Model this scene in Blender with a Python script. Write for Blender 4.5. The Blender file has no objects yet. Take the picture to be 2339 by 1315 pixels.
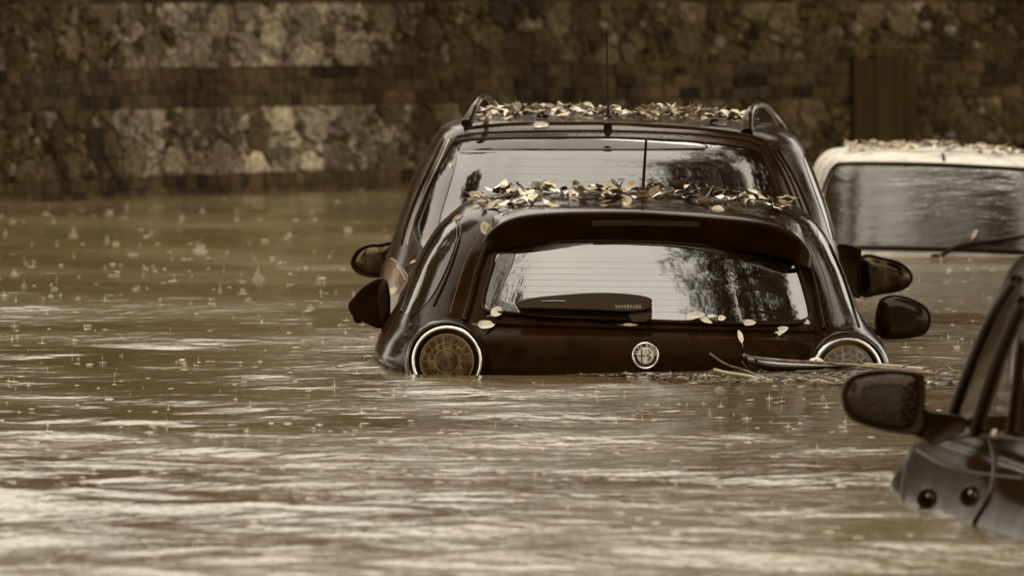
import bpy, bmesh, math, random
import numpy as np
from mathutils import Vector, Matrix

# ------------------------------------------------------------------ camera, world, sun, exposure
F = 28120.0            # focal length in photo pixels (photo 2339 wide)
CAMH = 1.244           # camera height over the flood water
PITCH = math.atan(679.5 / F)
sc = bpy.context.scene
cd = bpy.data.cameras.new('camera'); cam = bpy.data.objects.new('camera', cd)
sc.collection.objects.link(cam); sc.camera = cam
cd.sensor_width = 36.0; cd.lens = 36.0 * F / 2339.0
cd.clip_start = 0.5; cd.clip_end = 2000
cam.location = (0, 0, CAMH); cam.rotation_euler = (math.pi / 2 - PITCH, 0, 0)
cd.dof.use_dof = True; cd.dof.focus_distance = 40.25; cd.dof.aperture_fstop = 11.5

w = bpy.data.worlds.new('World'); sc.world = w; w.use_nodes = True
nt = w.node_tree; nt.nodes.clear()
def N(t, typ, **kw):
    n = t.nodes.new(typ)
    for k, v in kw.items(): setattr(n, k, v)
    return n
out = N(nt, 'ShaderNodeOutputWorld'); bg = N(nt, 'ShaderNodeBackground')
sky = N(nt, 'ShaderNodeTexSky', sky_type='NISHITA', sun_disc=False)
SUN_EL, SUN_AZ = math.radians(60), math.radians(20)
sky.sun_elevation = SUN_EL; sky.sun_rotation = SUN_AZ
sky.air_density = 1.0; sky.dust_density = 4.0
bw = N(nt, 'ShaderNodeRGBToBW'); nt.links.new(sky.outputs[0], bw.inputs[0])
# overcast rain cloud: grey, brighter towards the zenith, soft cloud lumps
tc = N(nt, 'ShaderNodeTexCoord'); sx = N(nt, 'ShaderNodeSeparateXYZ'); nt.links.new(tc.outputs['Generated'], sx.inputs[0])
mr = N(nt, 'ShaderNodeMapRange'); mr.inputs['From Min'].default_value = 0.0; mr.inputs['From Max'].default_value = 0.9
mr.inputs['To Min'].default_value = 1.95; mr.inputs['To Max'].default_value = 3.1
nt.links.new(sx.outputs['Z'], mr.inputs['Value'])
ns = N(nt, 'ShaderNodeTexNoise'); ns.inputs['Scale'].default_value = 2.2; ns.inputs['Detail'].default_value = 4
nt.links.new(tc.outputs['Generated'], ns.inputs['Vector'])
mr2 = N(nt, 'ShaderNodeMapRange'); mr2.inputs['To Min'].default_value = 0.8; mr2.inputs['To Max'].default_value = 1.2
nt.links.new(ns.outputs[0], mr2.inputs['Value'])
m1 = N(nt, 'ShaderNodeMath', operation='MULTIPLY'); nt.links.new(mr.outputs[0], m1.inputs[0]); nt.links.new(mr2.outputs[0], m1.inputs[1])
cl = N(nt, 'ShaderNodeMath', operation='MULTIPLY_ADD'); cl.inputs[1].default_value = .08; cl.inputs[2].default_value = 6.5   # thick cloud evens the sky out
nt.links.new(bw.outputs[0], cl.inputs[0])
m2 = N(nt, 'ShaderNodeMath', operation='MULTIPLY'); nt.links.new(m1.outputs[0], m2.inputs[0]); nt.links.new(cl.outputs[0], m2.inputs[1])
cm = N(nt, 'ShaderNodeVectorMath', operation='SCALE'); cm.inputs[0].default_value = (1.0, 0.93, 0.785)
nt.links.new(m2.outputs[0], cm.inputs['Scale']); nt.links.new(cm.outputs[0], bg.inputs[0])
bg.inputs[1].default_value = 0.10
nt.links.new(bg.outputs[0], out.inputs[0])

sl = bpy.data.lights.new('sun', 'SUN'); sl.energy = 1.1; sl.angle = math.radians(25); sl.color = (1, 0.93, 0.82)
so = bpy.data.objects.new('sun', sl); sc.collection.objects.link(so)
sd = Vector((math.sin(SUN_AZ) * math.cos(SUN_EL), math.cos(SUN_AZ) * math.cos(SUN_EL), math.sin(SUN_EL)))
so.rotation_euler = sd.to_track_quat('Z', 'Y').to_euler()
sc.view_settings.view_transform = 'Standard'; sc.view_settings.look = 'None'
sc.view_settings.exposure = 0.12; sc.view_settings.gamma = 1.0; sc.view_settings.use_curve_mapping = False
sc.cycles.max_bounces = 6; sc.cycles.sample_clamp_indirect = 6
sc.cycles.use_denoising = True

rnd = random.Random(7); nr = np.random.RandomState(5)
C = sc.collection

# ------------------------------------------------------------------ helpers
CT, ST = math.cos(PITCH), math.sin(PITCH)
def W(px, py, d):
    u = (px - 1169.5) / F; v = (657.5 - py) / F
    t = d / (CT + v * ST)
    return Vector((u * t, d, CAMH + t * (v * CT - ST)))
def water_d(py):                                   # distance at which the water plane shows at photo row py
    v = (657.5 - py) / F
    return CAMH * (CT + v * ST) / (ST - v * CT)

def link(name, me, mat=None, parent=None, smooth=True):
    o = bpy.data.objects.new(name, me); C.objects.link(o)
    if mat is not None:
        for m in (mat if isinstance(mat, (list, tuple)) else [mat]): me.materials.append(m)
    if smooth and len(me.polygons): me.polygons.foreach_set('use_smooth', [True] * len(me.polygons))
    if parent is not None:
        o.parent = parent; o.matrix_parent_inverse = parent.matrix_world.inverted()
    return o
def mesh(name, vs, fs, mat=None, parent=None, smooth=True):
    me = bpy.data.meshes.new(name); me.from_pydata([tuple(v) for v in vs], [], fs); me.update()
    return link(name, me, mat, parent, smooth)
def tag(o, label, cat, group=None, kind=None):
    o['label'] = label; o['category'] = cat
    if group: o['group'] = group
    if kind: o['kind'] = kind
    return o
def thing(name, loc, label, cat, group=None):
    o = bpy.data.objects.new(name, None); C.objects.link(o); o.location = loc; o.empty_display_size = .2
    bpy.context.view_layer.update()
    return tag(o, label, cat, group)

def catmull(pts, n, closed=False):
    pts = [np.array(p, float) for p in pts]; m = len(pts); res = []
    segs = m if closed else m - 1
    for i in range(segs):
        if closed: p0, p1, p2, p3 = pts[(i - 1) % m], pts[i], pts[(i + 1) % m], pts[(i + 2) % m]
        else: p0, p1, p2, p3 = pts[max(i - 1, 0)], pts[i], pts[i + 1], pts[min(i + 2, m - 1)]
        for k in range(n):
            t = k / n
            res.append(0.5 * (2 * p1 + (p2 - p0) * t + (2 * p0 - 5 * p1 + 4 * p2 - p3) * t * t + (3 * p1 - p0 - 3 * p2 + p3) * t ** 3))
    if not closed: res.append(pts[-1])
    return res

def tube_data(path, rad, seg=10, closed=False, flat=1.0, vs=None, fs=None, up=Vector((0, 0, 1))):
    if vs is None: vs, fs = [], []
    P = [Vector(p) for p in path]; n = len(P)
    R = rad if hasattr(rad, '__len__') else [rad] * n
    b0 = len(vs)
    for i, p in enumerate(P):
        if closed: t = P[(i + 1) % n] - P[(i - 1) % n]
        else: t = P[min(i + 1, n - 1)] - P[max(i - 1, 0)]
        t.normalize()
        a = t.cross(up)
        if a.length < 1e-3: a = t.cross(Vector((0, 1, 0.01)))
        a.normalize(); b = a.cross(t)
        for k in range(seg):
            th = 2 * math.pi * k / seg
            vs.append(p + (a * math.cos(th) + b * math.sin(th) * flat) * R[i])
    for i in range(n if closed else n - 1):
        j = (i + 1) % n
        for k in range(seg):
            l = (k + 1) % seg
            fs.append((b0 + i * seg + k, b0 + i * seg + l, b0 + j * seg + l, b0 + j * seg + k))
    if not closed:
        fs.append(tuple(b0 + k for k in range(seg)))
        fs.append(tuple(b0 + (n - 1) * seg + k for k in reversed(range(seg))))
    return vs, fs
def tube(name, path, rad, mat, parent=None, seg=10, closed=False, flat=1.0, up=Vector((0, 0, 1))):
    vs, fs = tube_data(path, rad, seg, closed, flat, up=up)
    return mesh(name, vs, fs, mat, parent)

def grid_faces(nr_, nc, base=0, closed=False):
    f = []
    for i in range(nr_ - 1):
        for j in range(nc if closed else nc - 1):
            k = (j + 1) % nc
            f.append((base + i * nc + j, base + i * nc + k, base + (i + 1) * nc + k, base + (i + 1) * nc + j))
    return f

# ------------------------------------------------------------------ materials
def mat(name, base, rough=.5, ior=1.5, metal=0.0, coat=0.0, spec=.5):
    m = bpy.data.materials.new(name); m.use_nodes = True
    b = m.node_tree.nodes['Principled BSDF']
    b.inputs['Base Color'].default_value = (*base, 1); b.inputs['Roughness'].default_value = rough
    b.inputs['IOR'].default_value = ior; b.inputs['Metallic'].default_value = metal
    b.inputs['Coat Weight'].default_value = coat; b.inputs['Coat Roughness'].default_value = .03
    b.inputs['Specular IOR Level'].default_value = spec
    if spec < .35: b.inputs['Specular Tint'].default_value = (1, .78, .5, 1)
    return m, m.node_tree, b
def add_noise(t, scale, detail=4, vec=None, stretch=None, coord='Object'):
    n = N(t, 'ShaderNodeTexNoise'); n.inputs['Scale'].default_value = scale; n.inputs['Detail'].default_value = detail
    tc = N(t, 'ShaderNodeTexCoord'); src = tc.outputs[coord]
    if stretch:
        mp = N(t, 'ShaderNodeMapping'); mp.inputs['Scale'].default_value = stretch; t.links.new(src, mp.inputs[0]); src = mp.outputs[0]
    t.links.new(src, n.inputs['Vector'])
    return n
def ramp(t, src, stops):
    r = N(t, 'ShaderNodeValToRGB'); e = r.color_ramp.elements
    while len(e) < len(stops): e.new(.5)
    for i, (p, c) in enumerate(stops):
        e[i].position = p; e[i].color = (*c, 1) if len(c) == 3 else c
    t.links.new(src, r.inputs[0]); return r
def bump(t, b, src, strength, dist=.01):
    n = N(t, 'ShaderNodeBump'); n.inputs['Strength'].default_value = strength; n.inputs['Distance'].default_value = dist
    t.links.new(src, n.inputs['Height']); t.links.new(n.outputs[0], b.inputs['Normal']); return n

def paint(name, base, rough=.07, ior=1.5, wet=.9, specular=.15):
    m, t, b = mat(name, base, rough, ior, 0, 0, specular)
    n = add_noise(t, 9, 8)
    r = ramp(t, n.outputs[0], [(.35, base), (.75, tuple(min(1, c * 1.7 + .002) for c in base))])
    t.links.new(r.outputs[0], b.inputs['Base Color'])
    rr = ramp(t, n.outputs[0], [(.35, (rough,) * 3), (.7, (min(1, rough * 2.2),) * 3)])
    t.links.new(rr.outputs[0], b.inputs['Roughness'])
    # rain drops standing on the wax
    v = N(t, 'ShaderNodeTexVoronoi'); v.inputs['Scale'].default_value = 85
    tcn = N(t, 'ShaderNodeTexCoord'); t.links.new(tcn.outputs['Object'], v.inputs['Vector'])
    vr = ramp(t, v.outputs['Distance'], [(.0, (1, 1, 1)), (.28, (0, 0, 0))])
    n2 = add_noise(t, 5, 2)
    mk = ramp(t, n2.outputs[0], [(.5, (0, 0, 0)), (.68, (1, 1, 1))])
    mm = N(t, 'ShaderNodeMath', operation='MULTIPLY'); t.links.new(vr.outputs[0], mm.inputs[0]); t.links.new(mk.outputs[0], mm.inputs[1])
    bump(t, b, mm.outputs[0], wet, .006)
    return m
BLACK = paint('black_car_paint', (.0125, .0050, .0006), specular=.07, ior=1.32)
DARK = paint('dark_car_paint', (.021, .0095, .0022), .1, 1.36, specular=.12)
DARKNEAR, _t, _b = mat('near_car_paint', (.014, .0058, .0008), .13, 1.13, spec=.2)
_n = add_noise(_t, 4, 3); bump(_t, _b, _n.outputs[0], .12, .01)
WHITE = paint('white_car_paint', (.46, .432, .38), .25, 1.5, .05)
RUBBER, _t, _b = mat('black_rubber', (.014, .0055, .0005), .55, spec=.2)
PLASTIC, _t, _b = mat('black_plastic', (.016, .0065, .001), .38, spec=.22)
CHROME, _t, _b = mat('chrome', (.85, .82, .76), .12, metal=1)
_n = add_noise(_t, 60, 4); _r = ramp(_t, _n.outputs[0], [(.4, (.06,) * 3), (.75, (.35,) * 3)]); _t.links.new(_r.outputs[0], _b.inputs['Roughness'])
STEEL, _t, _b = mat('dull_steel', (.30, .26, .19), .3, metal=1)
def glassmat(name, ior, rough=.02, lines=0.0, base=(.012, .006, .001), streak=0, dirt=.02):
    m, t, b = mat(name, base, rough, ior, 0, 0)
    n = add_noise(t, 3.0, 6)
    hr = ramp(t, n.outputs[0], [(.3, (rough,) * 3), (.8, (rough + .05,) * 3)]); t.links.new(hr.outputs[0], b.inputs['Roughness'])
    n3 = add_noise(t, 14, 10)
    dr = ramp(t, n3.outputs[0], [(.55, base), (.8, tuple(c + dirt for c in base))]); t.links.new(dr.outputs[0], b.inputs['Base Color'])
    wv = add_noise(t, 7, 3, stretch=(1, 1, 1) if not streak else (.7, 1, 4.5)); wv.inputs['Roughness'].default_value = .6
    if streak:
        wv.inputs['Detail'].default_value = 6; bump(t, b, wv.outputs[0], .8, .012)
    else:
        bump(t, b, wv.outputs[0], .12, .004)
    return m
GLASS = glassmat('rear_glass', 2.9)
GLASS2 = glassmat('tinted_rear_glass', 2.6, .03)
GAPLINE, _t, _b = mat('gap_edge', (.11, .075, .035), .35)
GLASSDIM = glassmat('dim_border_glass', 1.85, .04)  # weaker reflection, stands for window borders without light from the windscreen
GLASS3 = glassmat('rain_streaked_glass', 1.95, .03, streak=1, base=(.03, .018, .008))
SIDEGLASS = glassmat('side_glass', 1.22, .05, base=(.022, .012, .004))
NEARGLASS = glassmat('wet_side_glass', 1.15, .03, base=(.024, .013, .0035))
MIRGLASS, _t, _b = mat('mirror_glass', (.17, .13, .085), .18, metal=1)
_n = add_noise(_t, 30, 5, stretch=(1, 1, .25)); _r = ramp(_t, _n.outputs[0], [(.4, (.10,) * 3), (.7, (.5,) * 3)]); _t.links.new(_r.outputs[0], _b.inputs['Roughness'])
_r2 = ramp(_t, _n.outputs[0], [(.35, (.05, .033, .016)), (.7, (.13, .095, .055))]); _t.links.new(_r2.outputs[0], _b.inputs['Base Color'])
MIRDROP, _t, _b = mat('rain_beaded_mirror_glass', (.03, .017, .006), .15, metal=.5)
_v = N(_t, 'ShaderNodeTexVoronoi'); _v.inputs['Scale'].default_value = 130; _c = N(_t, 'ShaderNodeTexCoord'); _t.links.new(_c.outputs['Object'], _v.inputs['Vector'])
_r = ramp(_t, _v.outputs['Distance'], [(.0, (1, 1, 1)), (.4, (0, 0, 0))]); bump(_t, _b, _r.outputs[0], .9, .004)
LEDRED, _t, _b = mat('lamp_lens', (.13, .075, .028), .15, 1.4, spec=.15)
_n = add_noise(_t, 28, 6); _r = ramp(_t, _n.outputs[0], [(.4, (.08, .043, .014)), (.65, (.21, .14, .07))]); _t.links.new(_r.outputs[0], _b.inputs['Base Color'])
LEDCELL, _t, _b = mat('lamp_cell', (.050, .025, .008), .15, 1.4, spec=.15)
_n = add_noise(_t, 28, 6); _r = ramp(_t, _n.outputs[0], [(.42, (.035, .017, .005)), (.68, (.13, .085, .04))]); _t.links.new(_r.outputs[0], _b.inputs['Base Color'])
LEDRIM, _t, _b = mat('lamp_rim', (.20, .13, .06), .2, 1.4, spec=.15)
AMBER, _t, _b = mat('amber_lens', (.15, .07, .02), .2, 1.35, spec=.15)
_n = add_noise(_t, 60, 3, stretch=(3, 1, .4)); _r = ramp(_t, _n.outputs[0], [(.35, (.05, .022, .006)), (.7, (.22, .12, .045))]); _t.links.new(_r.outputs[0], _b.inputs['Base Color'])
PALELENS, _t, _b = mat('pale_lens', (.34, .24, .12), .15, 1.4, spec=.2)
def leafmat(name, a, c):
    m, t, b = mat(name, a, .38, 1.45)
    oi = N(t, 'ShaderNodeObjectInfo'); n = add_noise(t, 60, 5)
    ad = N(t, 'ShaderNodeMath', operation='ADD'); t.links.new(n.outputs[0], ad.inputs[0])
    mu = N(t, 'ShaderNodeMath', operation='MULTIPLY_ADD'); mu.inputs[1].default_value = .5; mu.inputs[2].default_value = -.25
    t.links.new(oi.outputs['Random'], mu.inputs[0]); t.links.new(mu.outputs[0], ad.inputs[1])
    r = ramp(t, ad.outputs[0], [(.3, a), (.7, c)]); t.links.new(r.outputs[0], b.inputs['Base Color']); return m
LEAFS = [leafmat('pale_leaf', (.66, .57, .43), (.88, .83, .73)), leafmat('tan_leaf', (.34, .24, .13), (.66, .55, .4)), leafmat('brown_leaf', (.05, .028, .009), (.22, .15, .075))]
LEAFHERO = leafmat('cream_leaf', (.5, .42, .3), (.75, .67, .54))
TWIG, _t, _b = mat('wet_bark', (.10, .065, .03), .35)
_n = add_noise(_t, 50, 5); _r = ramp(_t, _n.outputs[0], [(.35, (.05, .028, .01)), (.7, (.26, .19, .11))]); _t.links.new(_r.outputs[0], _b.inputs['Base Color'])
TWIGPALE, _t, _b = mat('pale_stick', (.38, .30, .19), .4)
BARKDARK, _t, _b = mat('dark_pod', (.022, .010, .002), .3)

# ------------------------------------------------------------------ water
def fbm2(x, y, waves):
    z = np.zeros_like(x)
    for kx, ky, ph, a in waves: z += a * np.sin(kx * x + ky * y + ph)
    return z
waves = []
for i in range(46):
    lam = 10 ** nr.uniform(-.75, .35); th = nr.uniform(-.9, .9) + (math.pi / 2)
    k = 2 * math.pi / lam
    waves.append((k * math.cos(th), k * math.sin(th), nr.uniform(0, 6.28), .0006 * lam ** .9 * 2.3))
xs = np.arange(-8, 8.01, .055); ys = np.concatenate([np.arange(18, 60, .055), np.arange(60, 92, .12)])
X, Y = np.meshgrid(xs, ys)
Z = fbm2(X, Y, waves)
def sstep(a, b, v):
    t_ = np.clip((v - a) / (b - a), 0, 1); return t_ * t_ * (3 - 2 * t_)
Z *= 1.0 + .5 * sstep(36, 28, Y) - .3 * sstep(40, 48, Y)       # choppier where the gusts reach, calmer in the lee of the wall
edge = np.clip(np.minimum.reduce([(X - xs[0]) / 1.0, (xs[-1] - X) / 1.0, (Y - ys[0]) / 1.0, (ys[-1] - Y) / 1.0]), 0, 1)
Z *= edge
nr_, nc_ = X.shape
vs = np.stack([X.ravel(), Y.ravel(), Z.ravel()], 1)
me = bpy.data.meshes.new('water')
idx = (np.arange(nr_ - 1)[:, None] * nc_ + np.arange(nc_ - 1)[None, :]).ravel()
quads = np.stack([idx, idx + 1, idx + nc_ + 1, idx + nc_], 1)
x0, x1, y0, y1 = xs[0], xs[-1], ys[0], ys[-1]; B = 600
o0 = len(vs)
ext = np.array([(-B, -B, 0), (B, -B, 0), (B, B, 0), (-B, B, 0), (x0, y0, 0), (x1, y0, 0), (x1, y1, 0), (x0, y1, 0)], float)
vs = np.concatenate([vs, ext])
eq = [(o0, o0 + 1, o0 + 5, o0 + 4), (o0 + 1, o0 + 2, o0 + 6, o0 + 5), (o0 + 2, o0 + 3, o0 + 7, o0 + 6), (o0 + 3, o0, o0 + 4, o0 + 7)]
quads = np.concatenate([quads, np.array(eq)])
me.vertices.add(len(vs)); me.vertices.foreach_set('co', vs.ravel())
me.loops.add(quads.size); me.loops.foreach_set('vertex_index', quads.ravel().astype(np.int32))
me.polygons.add(len(quads)); me.polygons.foreach_set('loop_start', np.arange(0, quads.size, 4, dtype=np.int32))
me.update(calc_edges=True)
WATER, t, b = mat('muddy_flood_water', (.10, .074, .034), .1, 1.33)
ny = add_noise(t, 1.0, 5, stretch=(.45, .28, 1)); ny.inputs['Distortion'].default_value = .6
rr = ramp(t, ny.outputs[0], [(.40, (.06,) * 3), (.62, (.12,) * 3)]); t.links.new(rr.outputs[0], b.inputs['Roughness'])
cr = ramp(t, ny.outputs[0], [(.36, (.125, .086, .034)), (.66, (.175, .128, .062))]); t.links.new(cr.outputs[0], b.inputs['Base Color'])
n1 = add_noise(t, 8.5, 3, stretch=(.8, 1, 1)); n1.inputs['Roughness'].default_value = .5; n1.inputs['Distortion'].default_value = .3; n2 = add_noise(t, 16, 3)
ma = N(t, 'ShaderNodeMath', operation='MULTIPLY_ADD'); ma.inputs[1].default_value = .22
t.links.new(n2.outputs[0], ma.inputs[0]); t.links.new(n1.outputs[0], ma.inputs[2])
sep = N(t, 'ShaderNodeSeparateXYZ'); _c = N(t, 'ShaderNodeTexCoord'); t.links.new(_c.outputs['Object'], sep.inputs[0])
gy = N(t, 'ShaderNodeMapRange'); gy.inputs['From Min'].default_value = 37; gy.inputs['From Max'].default_value = 28; gy.inputs['To Min'].default_value = -.035; gy.inputs['To Max'].default_value = .16
t.links.new(sep.outputs['Y'], gy.inputs['Value'])
gs = N(t, 'ShaderNodeMath', operation='ADD'); t.links.new(ny.outputs[0], gs.inputs[0]); t.links.new(gy.outputs[0], gs.inputs[1])
ms = ramp(t, gs.outputs[0], [(.34, (.22,) * 3), (.66, (1.0,) * 3)])
mb = N(t, 'ShaderNodeMath', operation='MULTIPLY'); t.links.new(ma.outputs[0], mb.inputs[0]); t.links.new(ms.outputs[0], mb.inputs[1])
bump(t, b, mb.outputs[0], 1.0, .0135)
wo = link('water', me, WATER); wo['kind'] = 'structure'

# ------------------------------------------------------------------ wall (rubble stone with brick bands), traced in plan
WF = [(-1500, 545), (-900, 523), (-300, 500), (0, 487), (400, 468), (870, 453), (1500, 437), (2000, 428), (2500, 420), (3100, 411), (3800, 402)]
plan = []
for px, off in WF:
    d = F * CAMH / off; plan.append((( px - 1169.5) / F * d, d))
pl = catmull(plan, 12); pl = np.array(pl)
seg = np.hypot(*(pl[1:] - pl[:-1]).T); arc = np.concatenate([[0], np.cumsum(seg)]); UT = arc[-1]
def wall_pt(u, z, off):
    u = np.asarray(u, float)
    x = np.interp(u, arc, pl[:, 0]); y = np.interp(u, arc, pl[:, 1])
    e = .15
    tx = np.interp(u + e, arc, pl[:, 0]) - np.interp(u - e, arc, pl[:, 0]); ty = np.interp(u + e, arc, pl[:, 1]) - np.interp(u - e, arc, pl[:, 1])
    l = np.hypot(tx, ty) + 1e-9
    nx, ny_ = ty / l, -tx / l                      # towards the camera
    return np.stack([x + nx * off, y + ny_ * off, np.asarray(z, float) + 0 * x], -1)
def u_of_px(px):
    q = pl[:, 0] / pl[:, 1] * F + 1169.5
    return float(np.interp(px, q, arc))
wv, wf, wc, wm = [], [], [], []
def add_cell(poly, h, col, matid, rough=.006):
    """poly (u,z) list -> chamfered domed stone"""
    p = np.array(poly); c = p.mean(0); n = len(p)
    size = math.sqrt(max(1e-6, abs(np.sum(p[:, 0] * np.roll(p[:, 1], -1) - np.roll(p[:, 0], -1) * p[:, 1])) / 2))
    if size < .012: return
    def inset(f): return c + (p - c) * (1 - f)
    g = (.006 if matid == 0 else .004) / size
    r0, r1, r2 = inset(g * 1.0), inset(min(.5, g * 2.0)), inset(min(.75, g * 2.0 + .22))
    b0 = len(wv)
    rings = [(r0, np.full(n, -.004)), (r1, np.full(n, h * .75) + nr.uniform(-rough, rough, n)), (r2, np.full(n, h) + nr.uniform(-rough, rough, n))]
    for r, o in rings:
        for v in wall_pt(r[:, 0], r[:, 1], o): wv.append(tuple(v)); wc.append(col)
    wv.append(tuple(wall_pt(c[0], c[1], h * 1.05 + nr.uniform(-rough, rough)))); wc.append(col)
    for k in range(2):
        for i in range(n):
            j = (i + 1) % n
            wf.append((b0 + k * n + i, b0 + k * n + j, b0 + (k + 1) * n + j, b0 + (k + 1) * n + i)); wm.append(matid)
    for i in range(n): wf.append((b0 + 2 * n + i, b0 + 2 * n + (i + 1) % n, b0 + 3 * n)); wm.append(matid)
def clip(poly, a, b_):
    m = (a + b_) / 2; nn = b_ - a; res = []
    for i in range(len(poly)):
        p, q = poly[i], poly[(i + 1) % len(poly)]
        dp, dq = np.dot(p - m, nn), np.dot(q - m, nn)
        if dp <= 0: res.append(p)
        if (dp < 0 < dq) or (dq < 0 < dp): res.append(p + (q - p) * dp / (dp - dq))
    return res
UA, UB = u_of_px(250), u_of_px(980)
def pale(u, z):                                     # paler stretch of the wall
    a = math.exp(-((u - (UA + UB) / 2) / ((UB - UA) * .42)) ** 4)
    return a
def stone_zone(z0, z1, u0=0, u1=UT):
    A = 1.5                                        # stones are longer than high
    pts = []
    u = u0
    tries = int((u1 - u0) * (z1 - z0) / .0065)
    for _ in range(tries * 5):
        p = np.array([nr.uniform(u0, u1), nr.uniform(z0 + .015, z1 - .015)])
        r = .034 + .17 * nr.rand() ** 3.2
        pts.append((p, r))
    big_ = sorted(pts[:tries * 2], key=lambda q: -q[1])[:int(tries * .10)]; pts = big_ + pts
    # poisson with random radii via a coarse hash
    keep, H = [], {}
    for p, r in pts:
        key = (int(p[0] / .2), int(p[1] / .2)); ok = True
        for a in (-1, 0, 1):
            for b2 in (-1, 0, 1):
                for q, rq in H.get((key[0] + a, key[1] + b2), ()):
                    if math.hypot((p[0] - q[0]) / A, p[1] - q[1]) < (r + rq) / 2: ok = False; break
                if not ok: break
            if not ok: break
        if ok: H.setdefault(key, []).append((p, r)); keep.append((p, r))
    K = np.array([p for p, r in keep]); Ks = K.copy(); Ks[:, 0] /= A
    for i, (p, r) in enumerate(keep):
        dd = np.hypot(*(Ks - Ks[i]).T); nb = np.argsort(dd)[1:15]
        lo = np.array([p[0] / A, p[1]])
        poly = [np.array([lo[0] - .3, z0]), np.array([lo[0] + .3, z0]), np.array([lo[0] + .3, z1]), np.array([lo[0] - .3, z1])]
        # additively weighted look: move the bisector by the radius difference
        for j in nb:
            q = Ks[j]; rj = keep[j][1]; f = (r - rj) * .25
            dv = q - lo; L = np.linalg.norm(dv); dv /= L
            poly = clip(poly, lo + dv * f, q + dv * f)
            if len(poly) < 3: break
        if len(poly) < 3: continue
        # round corners
        rp = []
        m = len(poly)
        for k in range(m):
            a, b2, c2 = poly[k - 1], poly[k], poly[(k + 1) % m]
            rp.append(b2 + (a - b2) * .14); rp.append(b2 + (c2 - b2) * .14)
        rp = [np.array([q[0] * A, q[1]]) + nr.uniform(-.006, .006, 2) for q in rp]
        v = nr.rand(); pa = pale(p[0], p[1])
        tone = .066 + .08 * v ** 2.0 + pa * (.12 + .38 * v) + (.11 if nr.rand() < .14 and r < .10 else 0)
        if nr.rand() < .16: tone *= .45
        h = .006 + .016 * nr.rand()
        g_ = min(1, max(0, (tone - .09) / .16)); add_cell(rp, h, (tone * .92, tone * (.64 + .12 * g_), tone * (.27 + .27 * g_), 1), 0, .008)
def brick_zone(z0, rows, ch=.078):
    for k in range(rows):
        u = nr.uniform(0, .1); za, zb = z0 + k * ch, z0 + (k + 1) * ch
        while u < UT:
            L = .20 * nr.uniform(.85, 1.12) if nr.rand() > .3 else .12 * nr.uniform(.85, 1.15)
            j = nr.uniform(-.004, .004)
            pb = [np.array(q) for q in ((u, za + j), (u + L * .5, za + j - .002), (u + L, za + j), (u + L, zb + j), (u + L * .5, zb + j + .002), (u, zb + j))]; wv_ = .006 * math.sin(u * 2.3 + k) + .004 * math.sin(u * 5.1 + 2 * k); pb = [q + np.array([nr.uniform(-.004, .004), wv_]) for q in pb]
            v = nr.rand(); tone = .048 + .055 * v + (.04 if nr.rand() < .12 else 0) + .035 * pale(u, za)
            if nr.rand() < .13: tone *= .4
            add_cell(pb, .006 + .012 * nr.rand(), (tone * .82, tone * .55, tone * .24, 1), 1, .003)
            u += L
brick_zone(-.12, 3, .078)
stone_zone(.116, .53)
brick_zone(.532, 3, .078)
stone_zone(.768, 1.165)
zz = 1.168
WTOP = 3.7
while zz < WTOP - .5:
    brick_zone(zz, 3, .078); zz += .236
    stone_zone(zz, zz + .42); zz += .422
brick_zone(zz, 2, .078); ztop = zz + .158
# mortar core
us = np.linspace(.02, UT - .02, 160); b0 = len(wv); MC = (.105, .070, .030, 1)
for z, o in ((-.6, .0), (ztop, .0), (ztop, -.5), (-.6, -.5)):
    for v in wall_pt(us, np.full(len(us), z), np.full(len(us), o)): wv.append(tuple(v)); wc.append(MC)
for k in range(4):
    for i in range(len(us) - 1):
        a = b0 + k * len(us) + i; c2 = b0 + ((k + 1) % 4) * len(us) + i
        wf.append((a, a + 1, c2 + 1, c2)); wm.append(2)
# coping stones
u = 0
while u < UT - .5:
    L = nr.uniform(.4, .6); n0 = len(wv)
    for z, o in ((ztop, .06), (ztop + .09, .06), (ztop + .09, -.56), (ztop, -.56)):
        for uu in (u + .004, u + L - .004):
            wv.append(tuple(wall_pt(uu, z + nr.uniform(-.003, .003), o))); wc.append((.12, .09, .055, 1))
    q = n0
    for k in range(4):
        l = (k + 1) % 4; wf.append((q + 2 * k, q + 2 * k + 1, q + 2 * l + 1, q + 2 * l)); wm.append(0)
    wf.append((q, q + 2, q + 4, q + 6)); wm.append(0); wf.append((q + 1, q + 7, q + 5, q + 3)); wm.append(0)
    u += L
def wallmat(name, amp, sc_):
    m, t, b = mat(name, (.2, .15, .08), .8, spec=.12)
    at = N(t, 'ShaderNodeVertexColor', layer_name='tone')
    n = add_noise(t, sc_, 8); r = ramp(t, n.outputs[0], [(.38, (1 - amp,) * 3), (.62, (1 + amp * .8,) * 3)])
    mx = N(t, 'ShaderNodeMix', data_type='RGBA', blend_type='MULTIPLY'); mx.inputs[0].default_value = 1
    t.links.new(at.outputs[0], mx.inputs[6]); t.links.new(r.outputs[0], mx.inputs[7])
    # damp stains running down the face
    n2 = add_noise(t, 1.3, 5, stretch=(1, 1, .5)); r2 = ramp(t, n2.outputs[0], [(.36, (.48, .44, .40)), (.6, (1.1, 1.1, 1.1))])
    my = N(t, 'ShaderNodeMix', data_type='RGBA', blend_type='MULTIPLY'); my.inputs[0].default_value = 1
    t.links.new(mx.outputs[2], my.inputs[6]); t.links.new(r2.outputs[0], my.inputs[7]); t.links.new(my.outputs[2], b.inputs['Base Color'])
    nb = add_noise(t, sc_ * 1.6, 8); bump(t, b, nb.outputs[0], .9, .02)
    return m
STONE = wallmat('rubble_stone', .45, 26); BRICK = wallmat('old_brick', .22, 16); MORTAR = wallmat('mortar', .3, 30)
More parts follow.
